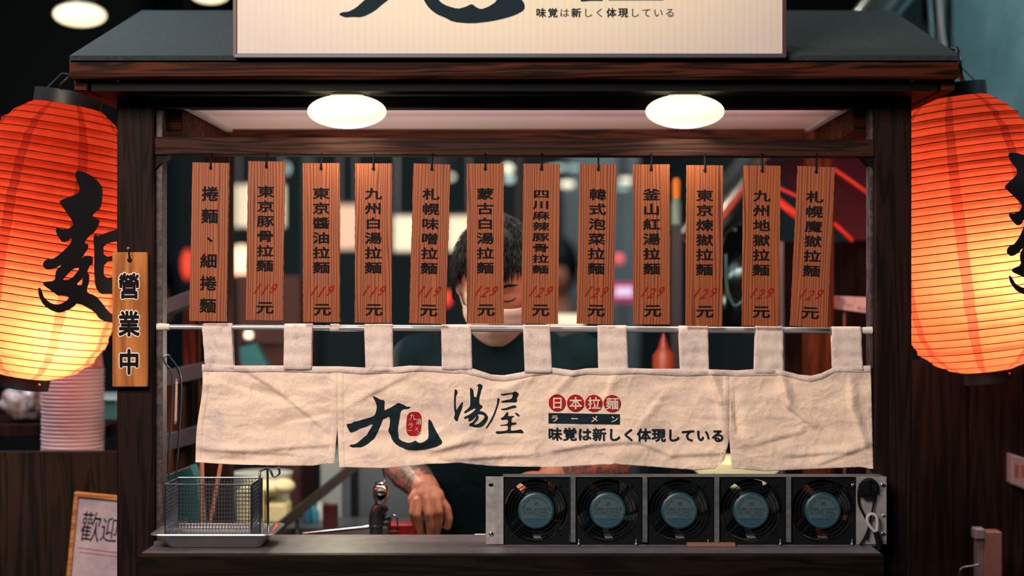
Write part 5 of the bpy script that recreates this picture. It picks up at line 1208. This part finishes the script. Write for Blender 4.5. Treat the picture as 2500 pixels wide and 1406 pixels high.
lant2(1090, 728, 2.6, 14, 20, RG, 'small red lantern behind the cook\'s left cheek')
lant2(1511, 632, 3.5, 12, 12, glow('pink_red_glow', (1, .14, .14), .75), 'tiny pinkish red lantern between the eighth and ninth boards')
def clight(px, py, y, w_, h_, label, mt_=LAMPB, big=False):
    k = (D0 + y) / F; c = P(px, py, y)
    t = thing('ceiling_light', label, 'ceiling light', c, 'ceiling lights of the hall')
    MB().ball(c, (w_ / 2 * k, w_ / 2 * k, h_ / 2 * k), 28, 12).build('diffuser', mt_, t, smooth=2)
    MB().lathe([(w_ * k * .28, c.z + h_ * k * .42), (w_ * k * .28, c.z + h_ * k * .42 + .02), (.006, c.z + h_ * k * .42 + .03), (.006, 3.0)], 20, Matrix.Translation((c.x, c.y, 0))).build('stem', CAPM, t, smooth=1)
    return t
clight(195, 36, 1.3, 128, 58, 'large oval white lamp high on the left above the roof', LAMPM)
clight(512, -12, 1.6, 92, 40, 'white lamp cut off by the top edge, left of the sign box', LAMPM)
for i, (px, py, w_, h_) in enumerate(((1240, 412, 26, 22), (1243, 437, 24, 18), (1384, 450, 38, 16), (1375, 410, 90, 8), (1528, 441, 34, 14), (1518, 458, 34, 10), (1101, 432, 16, 14), (700, 412, 14, 26))):
    clight(px, py, 3.6 + .12 * i, w_, h_, ['upper round ceiling light right of the sixth board', 'lower dimmer ceiling light right of the sixth board', 'oval ceiling light right of the seventh board', 'long thin ceiling light right of the seventh board', 'upper ceiling light left of the ninth board', 'lower dimmer ceiling light left of the ninth board', 'small ceiling light left of the sixth board', 'faint upright light right of the second board'][i], LAMPB if i not in (1, 3, 5, 7) else glow('dim_lamp_%d' % i, (.55, .75, .70), .8))
ps = thing('shop_sign', 'small white shop sign with magenta frame far behind the ninth board', 'lit sign', P(1522, 715, 3.4))
MB().pbox(1490, 690, 1556, 738, 3.42, .05).build('frame', glow('magenta_glow', (.5, .03, .12), .5), ps); MB().pbox(1502, 702, 1546, 722, 3.41, .01).build('panel', glow('lilac_white_glow', (.75, .62, .85), .9), ps)
MB().box(P(1518, 0, 3.44).x, P(1526, 0, 3.44).x, 3.44, 3.46, 0, P(0, 738, 3.44).z).build('post', DARKMETAL, ps)
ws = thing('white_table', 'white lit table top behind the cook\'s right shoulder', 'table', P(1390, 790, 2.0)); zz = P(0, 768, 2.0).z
MB().box(P(1340, 0, 2).x, P(1425, 0, 2).x, 2.0, 2.05, P(0, 795, 2).z, zz).build('edge', CRM, ws); MB().box(P(1340, 0, 2).x, P(1425, 0, 2).x, 2.02, 2.05, 0, P(0, 795, 2).z).build('front', DARKMETAL, ws)  # edge brightness is put in as a glow; the table is no lamp
GREYC = plain('hazy_lit_wall_grey', (.13, .145, .155), .8); DKT = plain('dark_teal_panel', (.012, .05, .06), .6); DKR = plain('dark_red_brown', (.07, .018, .012), .6)
def col(a, c, y, mt_, label, top=3.0, dy=.25): return setp(MB().box(P(a, 0, y).x, P(c, 0, y).x, y, y + dy, 0, top).build('column', mt_, bevel=.004), label, 'column')
col(-900, 330, 5.0, DARKW, 'wide black panel added for the darkness of the hall left of the roof', dy=.3)  # black panel put in for the dark of the hall
col(1374, 1560, 4.2, GREYC, 'wide grey panel painted as the lit, hazy hall wall behind the eighth menu board')  # added panel; the wall's light and haze are put into its grey
col(735, 770, 2.6, DKT, 'dark teal column behind the third menu board')
col(1045, 1075, 2.8, plain('plum_grey', (.05, .035, .045)), 'thin plum grey column left of the cook')
col(1258, 1276, 2.4, plain('plum_grey_b', (.05, .035, .045)), 'thin plum column just right of the cook\'s hair')
setp(MB().box(P(560, 0, .75).x, P(578, 0, .75).x, .53, .57, 0, P(0, 335, .6).z).build('column', plain('blue_grey_post', (.04, .06, .10), .5)), 'narrow blue grey post right of the first menu board', 'column')
rbc = thing('red_brown_cabinet', 'red brown wooden cabinet behind the curtain tabs on the left', 'cabinet', P(640, 900, 1.3))
MB().box(P(578, 0, 1.3).x, P(735, 0, 1.3).x, 1.3, 1.6, 0, P(0, 672, 1.3).z).build('cabinet_body', DKR, rbc, bevel=.004)
MB().box(P(585, 0, 1.29).x, P(700, 0, 1.29).x, 1.28, 1.3, P(0, 836, 1.29).z, P(0, 830, 1.29).z).build('shelf_edge', plain('plum_edge', (.08, .04, .05)), rbc)
sl = thing('small_lamp', 'small warm lamp on the red brown cabinet shelf', 'lamp', P(610, 820, 1.27))
MB().ball(P(607, 818, 1.265), (.012, .012, .014), 16, 10).build('bulb', glow('warm_bulb', (1, .75, .5), 1.6), sl, smooth=2); MB().lathe([(.012, P(0, 830, 1.265).z), (.006, P(0, 824, 1.265).z)], 12, Matrix.Translation((P(607, 0, 1.265).x, 1.265, 0))).build('base', CAPM, sl)
tf = MB(); q = [P(583, 850, .95), P(622, 838, .95), P(652, 890, .95), P(650, 1000, .95), P(600, 1000, .95)]
tf.prism([(a.x, a.z) for a in q], .95, 1.0); setp(tf.build('teal_folder', DKT.copy(), bevel=.002), 'teal folder leaning behind the second curtain tab', 'folder')
bpy.data.objects['teal_folder'].data.materials[0].node_tree.nodes['Principled BSDF'].inputs['Base Color'].default_value = (.02, .15, .16, 1)
fs_ = thing('folder_stand', 'dark stand holding the teal folder', 'stand', (P(620, 0, .97).x, .97, 0)); MB().box(P(575, 0, .97).x, P(665, 0, .97).x, .93, 1.03, 0, P(0, 1000, .95).z - .0005).build('stand_block', BLACKPL, fs_)
# seated guest in the distance
for px, py, y, sc_, lab in ((388, 690, 5.5, 1.0, 'dark haired person far behind, left of the first menu board'), (1362, 655, 3.85, .95, 'person in dark clothes standing far behind the seventh menu board')):
    k = (D0 + y) / F; c = P(px, py, y); t = thing('person', lab, 'person', (c.x, c.y, 0))
    m = MB(); m.ball(c, (.078, .09, .115), 20, 14); m.caps([c + Vector((0, .02, -.08)), c + Vector((0, .03, -.18))], [.05, .06])
    zs = c.z - .24; loft(m, [(c.x, c.y + .03, zs - .62, .16, .11), (c.x, c.y + .03, zs - .3, .15, .11), (c.x, c.y + .03, zs - .05, .18, .11), (c.x, c.y + .03, zs + .04, .10, .08)])
    for s_ in (-1, 1):
        m.caps([(c.x + s_ * .18, c.y + .03, zs - .03), (c.x + s_ * .22, c.y + .03, zs - .3), (c.x + s_ * .17, c.y - .12, zs - .44)], [.05, .04, .03])
        m.caps([(c.x + s_ * .09, c.y + .03, zs - .6), (c.x + s_ * .1, c.y + .02, (zs - .6) * .5), (c.x + s_ * .1, c.y + .03, .07)], [.08, .055, .04]); m.ball((c.x + s_ * .1, c.y - .03, .045), (.045, .11, .045))
    bo = m.build('body', SKIN, t); bake(bo, .012, 3)
    h = MB(); h.add([c + Vector((d.x * .09, d.y * .10 + .012, d.z * .125 + .012)) for d in sv if True], [f_ for f_ in sf if all(sv[i].z > -.8 for i in f_)]); h.build('hair', HAIR, t, smooth=2)
    s2 = MB(); loft(s2, [(c.x, c.y + .03, zs - .66, .18, .13), (c.x, c.y + .03, zs - .3, .17, .13), (c.x, c.y + .03, zs - .05, .195, .13), (c.x, c.y + .03, zs + .05, .11, .09)])
    for s_ in (-1, 1): s2.caps([(c.x + s_ * .18, c.y + .03, zs - .03), (c.x + s_ * .22, c.y + .03, zs - .28)], [.062, .056]); s2.caps([(c.x + s_ * .09, c.y + .03, zs - .6), (c.x + s_ * .1, c.y + .02, (zs - .6) * .5), (c.x + s_ * .1, c.y + .03, .1)], [.095, .07, .055])
    so2 = s2.build('clothes', SHIRT, t); bake(so2, .012, 3)

# ---------------------------------------------------------------- right edge: pipes, socket, box
for k, (a, b_, rr, col_) in enumerate(((2274, 2276, .0052, (.10, .20, .21)), (2296, 2304, .0070, (.30, .28, .30)))):
    y = 1.05; m = MB().tube([P(a - 8, -60, y), P(a, 60, y), P(b_, 110, y), P(b_ - 2, 260, y), Vector((P(b_ - 2, 0, y).x, y, .0))], rr, 12)
    setp(m.build('conduit', plain('conduit_%d' % k, col_, .4), smooth=2), ['thin teal conduit pipe behind the right roof corner', 'thicker pale conduit pipe behind the right roof corner'][k], 'pipe')
colr = MB().box(P(2215, 0, 1.1).x, P(2262, 0, 1.1).x, 1.15, 1.3, 0, 3); setp(colr.build('column', DARKW, bevel=.003), 'black column behind the right roof corner', 'column')
sk = thing('wall_socket', 'pinkish white socket plate at the right edge of the boarding', 'socket', P(2490, 1150, .46))
a = [P(2470, 1108, .46), P(2530, 1128, .46), P(2530, 1206, .46), P(2470, 1182, .46)]
SOCK = plain('pinkish_plate', (.34, .24, .27), .5)
MB().prism([(q.x, q.z) for q in a], .46, .4995).build('plate', SOCK, sk, bevel=.003)
for px in (2477, 2494): MB().pbox(px, 1133, px + 10, 1166, .4585, .003).build('outlet', plain('orange_outlet', (.30, .09, .06), .5) if 'orange_outlet' not in bpy.data.materials else bpy.data.materials['orange_outlet'], sk, bevel=.001)
pkb = thing('metal_post', 'short pinkish speckled metal post at the lower right', 'post', P(2415, 1406, .3))
PK = mat('pink_speckled_enamel', (.25, .10, .09), .6); v = coords(PK); ln(PK, ramp(PK, noisetex(PK, v, 260, 3, .6), [(.33, (.03, .012, .01)), (.42, (.17, .065, .06))]), base(PK))
x0_, x1_ = P(2404, 0, .3).x, P(2447, 0, .3).x
MB().box(x0_, x1_, .3, .34, 0, P(0, 1298, .3).z).build('post_body', PK, pkb, bevel=.002)
MB().box(P(2389, 0, .3).x, x0_, .305, .335, 0, P(0, 1306, .3).z).build('side_channel', plain('grey_pink_channel', (.14, .10, .11), .5), pkb, bevel=.001)
MB().pbox(2380, 1290, 2406, 1318, .296, .03).build('bracket', plain('grey_bracket', (.15, .12, .14), .5), pkb, bevel=.003)
wl2 = MB().tube(spline([P(2340, 1420, .3), P(2343, 1395, .3), P(2352, 1385, .3), P(2372, 1382, .3), P(2390, 1378, .3)], 6), .0018, 6); setp(wl2.build('thin_wire', WIRE, smooth=2), 'thin bent wire left of the pinkish post', 'wire')
